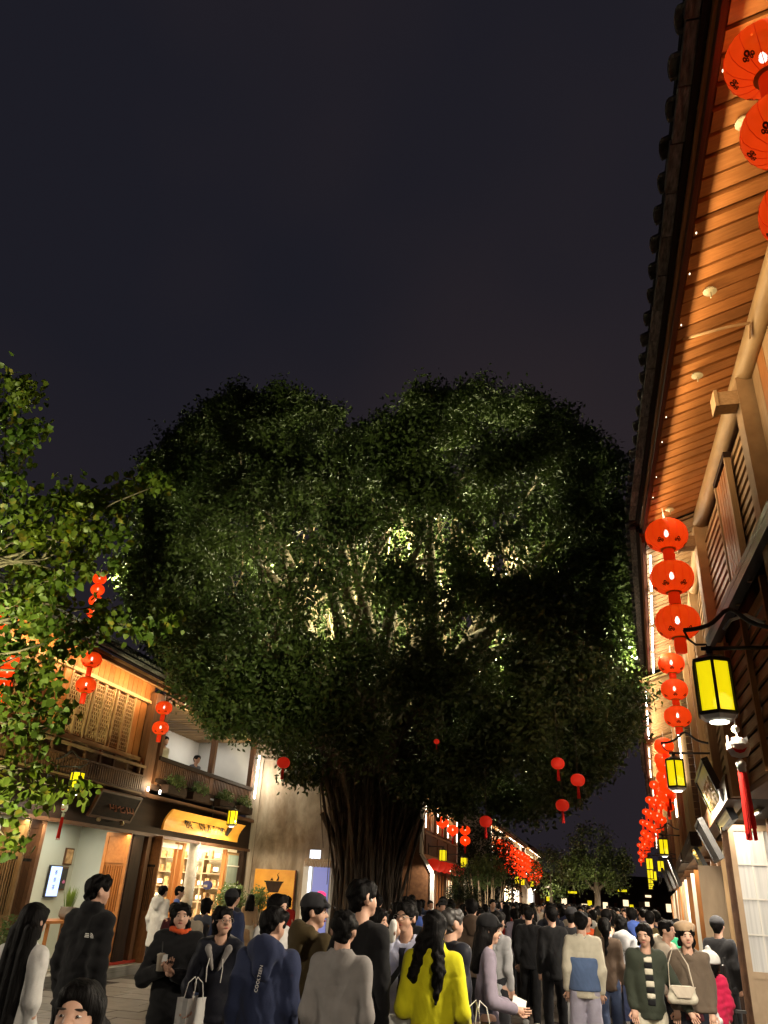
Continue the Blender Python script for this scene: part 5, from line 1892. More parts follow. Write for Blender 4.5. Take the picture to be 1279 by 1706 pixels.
# skin and hair
mottled('skin', (.50, .29, .20), (.58, .35, .25), (1, 1, 1), 30, .5, .05, .002, spec=.35, vary=.08)
m, nt, b = new_mat('hair')
nz, mp = noise_node(nt, (42, 42, 5), 2.0, 3.0)
rp = ramp2(nt, nz.outputs['Fac'], (.0015, .0013, .0013), (.0055, .0045, .0042))
nt.links.new(rp.outputs[0], b.inputs['Base Color'])
b.inputs['Roughness'].default_value = .62
b.inputs['Specular IOR Level'].default_value = .1
add_bump(nt, b, nz.outputs['Fac'], .9, .01)
m, nt, b = new_mat('hair_grey')
nz, mp = noise_node(nt, (42, 42, 5), 2.0, 3.0)
rp = ramp2(nt, nz.outputs['Fac'], (.02, .018, .017), (.06, .055, .052))
nt.links.new(rp.outputs[0], b.inputs['Base Color'])
b.inputs['Roughness'].default_value = .5
plain('eye_white', (.6, .57, .54), .25, .5)
plain('eye_dark', (.02, .013, .01), .2, .5)
plain('lip', (.36, .11, .09), .45)
plain('brow', (.03, .024, .02), .8)
plain('glasses', (.25, .24, .23), .3, .5, .5)

CL = {
    'black': (.008, .008, .009), 'blackblue': (.010, .011, .018), 'charcoal': (.028, .028, .031), 'navy': (.026, .034, .075), 'olive': (.062, .044, .018),
    'beige': (.42, .36, .28), 'cream': (.50, .46, .36), 'grey': (.23, .215, .205), 'palegrey': (.42, .42, .43), 'shirtblue': (.44, .46, .60), 'yellow': (.56, .53, .012),
    'lavender': (.22, .19, .24), 'bluegrey': (.085, .13, .24), 'tan': (.36, .25, .15), 'brown': (.075, .05, .034), 'leather': (.105, .078, .055), 'darkgreen': (.032, .038, .026),
    'pink': (.55, .02, .075), 'white': (.66, .65, .62), 'red': (.36, .02, .015), 'orange': (.55, .08, .02), 'blue': (.06, .11, .38), 'green': (.03, .24, .12), 'denim': (.05, .07, .13), 'palelilac': (.36, .34, .42), 'wine': (.06, .014, .018), 'slate': (.10, .11, .14),
}
for k_, c_ in CL.items():
    cloth_mat('cloth_' + k_, c_)
m_, nt_, b_ = MATS['cloth_black'], None, None
MATS['cloth_blackblue'].node_tree.nodes['Principled BSDF'].inputs['Roughness'].default_value = .55


def wrinkle(amp, f=1.0, ph=0.0):
    def fn(X, Y, Z):
        a = np.sin(X * 17 * f + 3 * np.sin(Z * 7 * f + ph) + ph) * np.sin(Z * 13 * f + 2.2 * np.sin(X * 11 * f + Y * 9) + 2 * ph)
        b_ = np.sin(Z * 31 * f + 4 * np.sin(X * 9 + ph) + Y * 14)
        fold = (1 - np.abs(np.sin(Z * 11 * f + 4.5 * np.sin(X * 6 + ph) + X * 8 * np.sign(np.sin(ph * 3)) + Y * 6))) ** 4
        return amp * (a + .45 * b_ + 1.3 * fold)
    return fn


def puffy(amp, pitch, ph=0.0):
    def fn(X, Y, Z):
        return -amp * (np.abs(np.sin((Z + .01 * np.sin(X * 20 + ph)) * math.pi / pitch)) - .5) + amp * .35 * np.sin(X * 40 + 5 * np.sin(Z * 22 + ph))
    return fn


def finger_mesh(mb, w, fwd, side, up_, sz, curl, mirror):
    """palm is in the field; five fingers of unequal length as tapering tubes rooted in it"""
    w, fwd, side, up_ = (Vector(q) for q in (w, fwd, side, up_))
    for i, (o, ln, rr) in enumerate(((-.030, .060, .0075), (-.010, .072, .0082), (.011, .068, .008), (.030, .054, .007))):
        p0 = w + fwd * (.055 * sz) + side * (o * sz)
        p = [p0]
        dr = fwd.copy()
        for q in range(3):
            an = curl * (.5 + .25 * q)
            dr = (fwd * math.cos(an) + up_ * math.sin(an)).normalized() if q == 0 else (dr * math.cos(curl * .5) + up_ * math.sin(curl * .5)).normalized()
            p.append(p[-1] + dr * (ln * sz / 2.6))
        mb.tube(p, [rr * 1.1 * sz, rr * sz, rr * .95 * sz, rr * .7 * sz], 6)
    t0 = w + fwd * (.015 * sz) + side * (-.03 * sz * mirror)
    t1 = t0 + side * (-.025 * sz * mirror) + fwd * (.03 * sz) + up_ * (.012 * sz)
    t2 = t1 + fwd * (.032 * sz) + up_ * (.02 * sz) + side * (.006 * mirror)
    mb.tube([t0, t1, t2], [.012 * sz, .0105 * sz, .008 * sz], 6)


def build_person(sp):
    """returns list of (part name, mesh, material) in the figure's own frame: facing -Y, feet at z = 0"""
    H = sp.get('H', 1.7)
    s_ = H / 1.7
    w = sp.get('w', 1.0) * .94          # build
    res = sp.get('res', .0135)
    top = sp.get('top', 'jacket')
    out = []
    # ---- joints
    hipz, kneez, shz = .88 * s_, .48 * s_, 1.385 * s_
    lean = sp.get('lean', 0.0)
    shx = .160 * s_ * w
    sx_ = {'L': 1, 'R': -1}
    neck = np.array((0, -.01 - lean, 1.44 * s_))
    headc = np.array((0, -.035 - lean * 1.3, 1.585 * s_))
    stride = sp.get('stride', .0)
    feet = {'L': np.array((.10 * s_, -stride, .06)), 'R': np.array((-.10 * s_, stride, .06))}
    arms = sp.get('arms', {})
    J = {}
    for sd in 'LR':
        sg = sx_[sd]
        sh_ = np.array((sg * shx, -.0 - lean * .85, shz))
        a = arms.get(sd)
        if a is None:
            el = sh_ + np.array((sg * .040, .030, -.29 * s_))
            wr_ = el + np.array((sg * -.005, -.07, -.235 * s_))
        else:
            el = np.array(a[0], float) * np.array((sg * s_, s_, s_))
            wr_ = np.array(a[1], float) * np.array((sg * s_, s_, s_))
        J[sd] = (sh_, el, wr_)
    yaw, pit = sp.get('yaw', 0.0), sp.get('pitch', 0.0)
    Rh = np.array(Euler((pit, 0, yaw)).to_matrix())
    hs = s_ ** .5 * sp.get('head', 1.0)

    def hp(x, y_, z):
        return headc + Rh @ (np.array((x, y_, z)) * hs)
    # ---- body: one continuous surface
    B = Field(.022)
    B.cone(hp(0, -.006, .034), hp(0, .028, .036), .078 * hs, .079 * hs)
    B.cone(hp(0, -.020, -.02), hp(0, -.044, -.070), .063 * hs, .036 * hs)
    B.cone(hp(.028, -.040, -.030), hp(-.028, -.040, -.030), .038 * hs, .038 * hs)
    B.cone(hp(0, .02, -.06), neck + np.array((0, .015, -.06)), .054 * s_, .06 * s_)
    if sp.get('face'):
        B.k = .014
        B.cone(hp(0, -.082, .012), hp(0, -.103, -.018), .008, .0125)
        B.cone(hp(.012, -.092, -.020), hp(-.012, -.092, -.020), .008, .008)
        B.cone(hp(.022, -.072, .032), hp(-.022, -.072, .032), .013, .013)
    for sg in (1, -1):
        B.ell(hp(sg * .079, .014, -.005), (.013, .020, .031))
    B.cone((0, -lean * .8, 1.33 * s_), (0, -lean * .4, 1.08 * s_), .095 * w * s_, .09 * w * s_, .6)
    B.cone((0, 0, 1.04 * s_), (0, 0, .92 * s_), .09 * s_, .095 * s_, .7)
    for sd in 'LR':
        sh_, el, wr_ = J[sd]
        B.cone(sh_, el, .045, .038)
        B.cone(el, wr_, .038, .027)
        d = (wr_ - el) / np.linalg.norm(wr_ - el)
        B.cone(wr_, wr_ + d * .055, .028, .034, .8)
        sg = sx_[sd]
        f = feet[sd]
        kn = np.array((sg * .095 * s_, (f[1]) * .45 - .01, kneez))
        B.cone((sg * .09 * s_, 0, hipz), kn, .075, .055)
        B.cone(kn, f + np.array((0, .03, .04)), .052, .04)
    V, F = B.mesh(max(res, .0125) if sp.get('face') else res)
    me = np_mesh('body_mesh', V, F, 'skin', True)
    if sp.get('hands', True) and res < .02:
        mb = MB()
        for sd in 'LR':
            sh_, el, wr_ = J[sd]
            d = (wr_ - el) / np.linalg.norm(wr_ - el)
            sg = sx_[sd]
            up_ = np.array(sp.get('palm', (0, -1, 0.0)), float)
            up_ = up_ - d * (up_ @ d)
            if np.linalg.norm(up_) < .2:
                up_ = np.array((sg * -1.0, 0, .0)) - d * (sg * -d[0])
            up_ /= np.linalg.norm(up_)
            side = np.cross(d, up_)
            finger_mesh(mb, tuple(wr_ + d * .012), tuple(d), tuple(side), tuple(up_), 1.0, sp.get('curl', .5), 1 if sd == 'L' else -1)
        fv = np.array([tuple(q) for q in mb.v])
        quads = [f_ for f_ in mb.f if len(f_) == 4]
        caps = [f_ for f_ in mb.f if len(f_) == 6]
        quads += [c_[:4] for c_ in caps] + [(c_[0], c_[3], c_[4], c_[5]) for c_ in caps]
        V = np.concatenate([V, fv])
        F = np.concatenate([F, np.array(quads) + len(V) - len(fv)])
        bpy.data.meshes.remove(me)
        me = np_mesh('body_mesh', V, F, 'skin', True)
    out.append(('body', me, None))
    # ---- upper garment
    bulk = sp.get('bulk', .0)
    hem = sp.get('hem', .80) * s_
    wd = w * s_
    T = Field(.026)
    ch, wa, hi_ = .138 * wd + bulk, .128 * wd + bulk, .138 * wd + bulk
    T.cone((.062 * wd, -lean * .8, 1.31 * s_), (.035 * wd, -lean * .4, 1.08 * s_), ch * .86, wa * .9, .72)
    T.cone((-.062 * wd, -lean * .8, 1.31 * s_), (-.035 * wd, -lean * .4, 1.08 * s_), ch * .86, wa * .9, .72)
    T.cone((0, -lean * .4, 1.10 * s_), (0, 0, max(hem, .2) - .02), wa * 1.06, hi_ * sp.get('flare', 1.12), .74)
    T.cone((.125 * wd, -lean * .85, 1.365 * s_), (-.125 * wd, -lean * .85, 1.365 * s_), .064 * s_ + bulk * .6, .064 * s_ + bulk * .6, 1.0)
    T.cone((.06 * wd, .01 - lean * .85, 1.41 * s_), (-.06 * wd, .01 - lean * .85, 1.41 * s_), .055 * s_ + bulk * .3, .055 * s_ + bulk * .3, 1.0)
    slv = sp.get('sleeve', 1.0)
    for sd in 'LR':
        sh_, el, wr_ = J[sd]
        T.cone(sh_, el, .060 * s_ + bulk * .6, .051 * s_ + bulk * .6)
        e2 = el + (wr_ - el) * (.88 * slv)
        T.cone(el, e2, .051 * s_ + bulk * .6, .041 * s_ + bulk * .5)
    col = sp.get('collar', 'low')
    nb = neck + np.array((0, .012, 0))
    if col == 'high':
        T.cone(nb + np.array((0, .005, -.04)), nb + np.array((0, 0, .035)), .098, .088, 1.0)
    elif col == 'stand':
        T.cone(nb + np.array((0, .005, -.05)), nb + np.array((0, .0, .0)), .092, .078, 1.0)
    if sp.get('hood'):
        T.cone(nb + np.array((.07, .085, -.005)), nb + np.array((-.07, .085, -.005)), .072, .072, .8)
        T.cone(nb + np.array((.0, .12, .0)), nb + np.array((0, .13, -.11)), .10, .07, .6)
    T.cut.append(((0, 0, -1), -hem))
    if col in ('high', 'stand'):
        T.sub.append(('c', nb + np.array((0, -.01, -.02)), nb + np.array((0, -.025, .2)), .070, .075, 1.0))
    else:
        T.sub.append(('c', nb + np.array((0, -.02, .0)), nb + np.array((0, -.03, .2)), .060, .085, 1.0))
    ph = sp.get('seed', 1) * 1.7
    T.noise = puffy(.010, sp.get('quilt', .085), ph) if top == 'puffer' else wrinkle(sp.get('wr', .0075), sp.get('wf', 1.0), ph)
    base_n = T.noise
    T.noise = lambda X, Y, Z: base_n(X, Y, Z) + np.where(Y > .02, .006 * np.exp(-(X / .011) ** 2) * (Z < 1.36 * s_) + .005 * np.exp(-((Z - 1.27 * s_ - .12 * np.abs(X)) / .010) ** 2), 0) + .006 * np.exp(-((Z - hem - .06) / .012) ** 2)
    V, F = T.mesh(res)
    out.append((sp.get('topname', 'jacket'), np_mesh('top_mesh', V, F, 'cloth_' + sp.get('c1', 'black'), True), 'c1'))
    # ---- trousers
    if not sp.get('no_legs'):
        L = Field(.03)
        lr = sp.get('leg', 1.0)
        L.cone((.03, 0, .96 * s_), (-.03, 0, .96 * s_), .125 * wd, .125 * wd, .82)
        for sd in 'LR':
            sg = sx_[sd]
            f = feet[sd]
            kn = np.array((sg * .10 * s_, f[1] * .45 - .012, kneez))
            L.cone((sg * .085 * s_, 0, hipz - .02), kn, .094 * wd, .070 * lr)
            L.cone(kn, f + np.array((0, .025, .03)), .070 * lr, .058 * lr)
        L.cut.append(((0, 0, 1), 1.02 * s_))
        L.cut.append(((0, 0, -1), -.055))
        L.noise = wrinkle(.004, 1.2, ph + 1)
        V, F = L.mesh(max(res, .018))
        out.append(('trousers', np_mesh('trousers_mesh', V, F, 'cloth_' + sp.get('c2', 'black'), True), 'c2'))
        Sh = Field(.02)
        for sd in 'LR':
            f = feet[sd]
            Sh.cone((f[0], f[1] + .05, .05), (f[0], f[1] - .12, .04), .052, .042)
        Sh.cut.append(((0, 0, -1), -.004))
        V, F = Sh.mesh(max(res, .016))
        out.append(('shoes', np_mesh('shoes_mesh', V, F, 'cloth_' + sp.get('c3', 'charcoal'), True), 'c3'))
    # ---- hair / headgear
    hair = sp.get('hair', 'short')
    Hf = Field(.02)
    Hf.cone(hp(0, -.004, .040), hp(0, .030, .042), .087 * hs, .089 * hs)
    Hf.cone(hp(0, .045, .02), hp(0, .052, -.02), .070 * hs, .058 * hs)
    if hair in ('short', 'undercut', 'cap'):
        Hf.cone(hp(.03, -.045, .085), hp(-.03, -.045, .085), .036 * hs, .036 * hs)
        Hf.cone(hp(0, .058, -.01), hp(0, .060, -.055), .052 * hs, .036 * hs)
    if hair in ('bob', 'long', 'pony'):
        Hf.cone(hp(0, .055, .0), hp(0, .055, -.08), .072 * hs, .058 * hs)
        for sg in (1, -1):
            Hf.cone(hp(sg * .064, .0, .03), hp(sg * .072, .012, -.085 if hair != 'pony' else -.02), .027 * hs, .024 * hs)
        Hf.cone(hp(.035, -.062, .078), hp(-.045, -.058, .074), .026 * hs, .026 * hs)
    if hair == 'long':
        ln = sp.get('hairlen', .38)
        for sg in (-.055, 0, .055):
            Hf.cone(hp(sg, .075, -.05), headc + np.array((sg * 1.35, .135, -.05 - ln)), .058, .042)
    if hair == 'pony':
        Hf.cone(hp(0, .10, .03), hp(0, .15, -.05), .030, .034)
        Hf.cone(hp(0, .15, -.05), headc + np.array((.03, .15, -.34)), .034, .016)
    if hair == 'sidehair':
        Hf.cone(hp(0, .06, .0), hp(0, .07, -.10), .08, .07)
        Hf.cone(hp(.06, .06, -.06), headc + np.array((.14, .10, -.30)), .062, .045)
        Hf.cone(hp(-.03, .09, -.06), headc + np.array((-.05, .165, -.26)), .05, .045)
        Hf.cone(headc + np.array((-.05, .165, -.26)), headc + np.array((-.035, .19, -.44)), .045, .018)
    # open the face
    Hf.sub.append(('e', hp(0, -.110, -.030), np.array((.070, .078, .092)) * hs, 0.0))
    if hair in ('short', 'undercut', 'cap'):
        for sg in (1, -1):
            Hf.sub.append(('e', hp(sg * .105, -.02, -.035), np.array((.040, .052, .05)), 0.0))
        Hf.cut.append((tuple(-(Rh @ np.array((0, 0, 1.0)))), float(-(Rh @ np.array((0, 0, 1.0))) @ hp(0, 0, -.075))))
    ph2 = sp.get('seed', 1) * 2.3
    Hf.noise = lambda X, Y, Z: .0045 * np.sin(X * 90 + 6 * np.sin(Z * 18 + ph2)) + .0055 * np.sin(Y * 60 + X * 50 + ph2 + 4 * np.sin(Z * 25)) + .003 * np.sin(Z * 70 + X * 40 + 3 * ph2)
    if hair == 'long':
        Hf.noise = lambda X, Y, Z: .003 * np.sin(X * 110 + 1.5 * np.sin(Z * 5 + ph2)) + .0025 * np.sin(X * 47 + ph2 + 2 * np.sin(Z * 4))
    V, F = Hf.mesh(max(res * .9, .0125))
    out.append(('hair', np_mesh('hair_mesh', V, F, sp.get('hc', 'hair'), True), None))
    if hair == 'cap' or sp.get('hat') == 'cap':
        Cf = Field(.015)
        Cf.cone(hp(0, .0, .055), hp(0, .030, .055), .096 * hs, .098 * hs)
        Cf.cone(hp(.05, -.10, .052), hp(-.05, -.10, .052), .020, .020)
        Cf.cone(hp(.035, -.15, .045), hp(-.035, -.15, .045), .012, .012)
        up_ = Rh @ np.array((0, 0, 1.0))
        Cf.cut.append((tuple(-up_), float(-up_ @ hp(0, 0, .036))))
        V, F = Cf.mesh(max(res * .8, .012))
        out.append(('cap', np_mesh('cap_mesh', V, F, 'cloth_' + sp.get('c4', 'charcoal'), True), 'c4'))
    if sp.get('hat') == 'beret':
        Cf = Field(.02)
        Cf.ell(hp(.0, .02, .105), (.115, .12, .05))
        Cf.cone(hp(0, .0, .05), hp(0, .02, .06), .096, .096)
        up_ = Rh @ np.array((0, 0, 1.0))
        Cf.cut.append((tuple(-up_), float(-up_ @ hp(0, 0, .055))))
        V, F = Cf.mesh(.014)
        out.append(('beret', np_mesh('beret_mesh', V, F, 'cloth_' + sp.get('c4', 'tan'), True), 'c4'))
    if sp.get('hat') == 'knit':
        Cf = Field(.02)
        Cf.cone(hp(0, .0, .045), hp(0, .03, .045), .114 * hs, .116 * hs)
        Cf.cone(hp(0, .02, .17), hp(0, .02, .175), .03, .03)
        up_ = Rh @ np.array((0, 0, 1.0))
        Cf.cut.append((tuple(-up_), float(-up_ @ hp(0, 0, .02))))
        V, F = Cf.mesh(.014)
        out.append(('knit_hat', np_mesh('hat_mesh', V, F, 'cloth_' + sp.get('c4', 'white'), True), 'c4'))
    # ---- face
    if sp.get('face'):
        def face_part(nm, c, r, mat, n=10):
            mb = MB()
            pr = [(math.cos(-1.45 + 2.9 * k / 6), math.sin(-1.45 + 2.9 * k / 6)) for k in range(7)]
            mb.lathe(pr, n)
            Mx = np.array([np.array(q) * np.array(r) for q in mb.v])
            mb.v = [tuple(np.array(c) + Rh @ q) for q in Mx]
            out.append((nm, mb.mesh(nm + '_mesh', mat, True), None))
        for sg in (1, -1):
            face_part('eye', hp(sg * .030, -.0735, .006), np.array((.0130, .0085, .0046)) * hs, 'eye_white')
            face_part('iris', hp(sg * .030, -.0825, .006), np.array((.0058, .0036, .0048)) * hs, 'eye_dark')
            face_part('eyebrow', hp(sg * .032, -.0840, .027), np.array((.021, .006, .0040)) * hs, 'brow')
        face_part('lips', hp(0, -.0835, -.052), np.array((.022, .009, .0065)) * hs, 'lip')
        if sp.get('glasses'):
            mb = MB()
            for sg in (1, -1):
                pts = [tuple(hp(sg * .033 + .024 * math.cos(a * .5236), -.108, .004 + .020 * math.sin(a * .5236))) for a in range(13)]
                mb.tube(pts, .0018, 5, False)
                mb.tube([tuple(hp(sg * .057, -.106, .008)), tuple(hp(sg * .086, -.02, .010))], .0018, 5)
            mb.tube([tuple(hp(.009, -.109, .008)), tuple(hp(-.009, -.109, .008))], .0018, 5)
            out.append(('glasses', mb.mesh('glasses_mesh', 'glasses'), None))
    if sp.get('mask'):
        mk = Field(.01)
        mk.ell(hp(0, -.062, -.055), np.array((.062, .048, .05)))
        V, F = mk.mesh(.012)
        out.append(('face_mask', np_mesh('mask_mesh', V, F, 'cloth_white', True), None))
    for fn in sp.get('extra', []):
        out += fn(J, hp, neck, s_)
    return out


def place_person(parts, label, loc, rz, group=None, colors=None):
    t = thing('person', label, 'person', loc, rz, group)
    body = None
    for (nm, me, key) in parts:
        if nm == 'body':
            body = link('body', me, t)
    for (nm, me, key) in parts:
        if nm == 'body':
            continue
        o = link(nm, me, body if nm in ('eye', 'iris', 'eyebrow', 'lips') else t)
        if colors and key in colors:
            o.material_slots[0].link = 'OBJECT'
            o.material_slots[0].material = MATS['cloth_' + colors[key]]
    return t


def band(p, q, half, nrm, mat, nm, th=.006):
    """flat strap from p to q"""
    p, q, nrm = np.array(p, float), np.array(q, float), np.array(nrm, float)
    d = q - p
    s2 = np.cross(d, nrm)
    s2 = s2 / np.linalg.norm(s2) * half
    mb = MB()
    mb.prism([tuple(p - s2), tuple(p + s2), tuple(q + s2), tuple(q - s2)], tuple(nrm * th))
    return (nm, mb.mesh(nm + '_mesh', mat), None)
# ------------------------------------------------------------------ garment extras
def ring_scarf(mat, z=.015, r=.082, th=.026):
    def fn(J, hp, neck, s_):
        F_ = Field(.012)
        c = neck + np.array((0, .0, z))
        for k in range(10):
            a, b_ = k * .6283, (k + 1) * .6283
            F_.cone(c + np.array((r * math.cos(a), r * .95 * math.sin(a), .012 * math.sin(a * 2))), c + np.array((r * math.cos(b_), r * .95 * math.sin(b_), .012 * math.sin(b_ * 2))), th, th)
        V, Q = F_.mesh(.012)
        return [('scarf', np_mesh('scarf_mesh', V, Q, mat, True), None)]
    return fn


def open_hood(mat, cord=True):
    """hood lying round the neck with its edges running down the chest"""
    def fn(J, hp, neck, s_):
        F_ = Field(.02)
        n0 = neck + np.array((0, .03, -.01))
        for sg in (1, -1):
            F_.cone(n0 + np.array((sg * .04, .09, .0)), n0 + np.array((sg * .105, .02, -.015)), .055, .045)
            F_.cone(n0 + np.array((sg * .105, .02, -.015)), n0 + np.array((sg * .085, -.085, -.055)), .043, .028)
            F_.cone(n0 + np.array((sg * .085, -.085, -.055)), n0 + np.array((sg * .025, -.135, -.20)), .028, .014)
        V, Q = F_.mesh(.013)
        res_ = [('hood', np_mesh('hood_mesh', V, Q, mat, True), None)]
        mb = MB()
        for sg in (1, -1):
            p = n0 + np.array((sg * .055, -.148, -.12))
            mb.tube([tuple(p), tuple(p + np.array((sg * .01, -.012, -.07))), tuple(p + np.array((sg * .004, -.005, -.17)))], .004, 5)
        res_.append(('drawstring', mb.mesh('drawstring_mesh', 'cord_white'), None))
        return res_
    return fn


def surf_y(x, z, J, s_, front=False, w=1.0, bulk=0.0):
    d = (.150 * w * s_ + bulk) * .72 + .012
    return (-d if front else d)


def back_logo(J, hp, neck, s_):
    """small white emblem at the shoulder: three nested quarter arcs beside three lines of letters"""
    mb = MB()
    y0 = .150
    for k, (r0, r1) in enumerate(((.010, .016), (.020, .026), (.030, .036))):
        for q in range(6):
            a0, a1 = q * .2618, (q + 1) * .2618
            mb.add([(-.120 + 0, y0, 1.340)] * 0 + [(-.165 - r * math.cos(a), y0 - .012, 1.335 + r * math.sin(a)) for (r, a) in ((r0, a0), (r1, a0), (r1, a1), (r0, a1))], [(0, 1, 2, 3)])
    for k in range(3):
        mb.box((-.135, y0 - .008, 1.341 + k * .011), (.045 - k * .004, .002, .0065))
    return [('shoulder_emblem', mb.mesh('emblem_mesh', 'cord_white'), None)]


def back_letters(txt, x, z, size, vertical, mat='cord_white', y0=.165):
    def fn(J, hp, neck, s_):
        tm_ = text_mesh(txt, size, mat, .001)
        M = Matrix.Translation((x, y0, z)) @ Matrix.Rotation(R(180), 4, 'Z') @ Matrix.Rotation(R(90), 4, 'X')
        if vertical:
            M = M @ Matrix.Rotation(R(82), 4, 'Z')
        tm_.transform(M)
        return [('lettering', tm_, None)]
    return fn


def torso_panel(mat, z0, z1, w, bulk, nm, front=False, infl=.006, lean=0.0, hem=.80):
    """colour block on the trunk of the jacket"""
    def fn(J, hp, neck, s_):
        F_ = Field(.026)
        wd = w * .94 * s_
        ch, wa, hi_ = .138 * wd + bulk + infl, .128 * wd + bulk + infl, .138 * wd + bulk + infl
        for sg in (1, -1):
            F_.cone((sg * .062 * wd, -lean * .8, 1.31 * s_), (sg * .035 * wd, -lean * .4, 1.08 * s_), ch * .86, wa * .9, .72)
        F_.cone((0, -lean * .4, 1.10 * s_), (0, 0, min(z0, hem * s_) - .02), wa * 1.06, hi_ * 1.12, .74)
        F_.cut += [((0, 0, 1), z1), ((0, 0, -1), -z0)]
        if front:
            F_.cut += [((1, 0, 0), .042), ((-1, 0, 0), .042), ((0, 1, 0), 0.0)]
        V, Q = F_.mesh(.016)
        return [(nm, np_mesh(nm + '_mesh', V, Q, mat, True), None)]
    return fn


def stripes(J, hp, neck, s_):
    out = []
    for k in range(8):
        z0 = .86 + k * .055
        out += torso_panel('cloth_cream' if k % 2 else 'cloth_black', z0, z0 + .055, 1.0, .004, 'stripe', True, .034)(J, hp, neck, s_)
    return out


def chest_strap(J, hp, neck, s_):
    return [band((.14, -.128, 1.40 * s_), (-.16, -.15, 1.02 * s_), .022, (0, -1, 0), 'cloth_black', 'strap')]


def ear_bud(J, hp, neck, s_):
    mb = MB()
    c = hp(-.098, -.005, .0)
    mb.lathe([(.002, -.012), (.009, -.004), (.009, .006), (.002, .012)], 8, tuple(c))
    return [('earbud', mb.mesh('earbud_mesh', 'cord_white', True), None)]


def backpack_part(mat):
    def fn(J, hp, neck, s_):
        F_ = Field(.03)
        F_.cone((.06, .21, 1.26 * s_), (.06, .21, 1.0 * s_), .10, .11, .75)
        F_.cone((-.06, .21, 1.26 * s_), (-.06, .21, 1.0 * s_), .10, .11, .75)
        V, Q = F_.mesh(.02)
        return [('backpack', np_mesh('backpack_mesh', V, Q, mat, True), None)]
    return fn


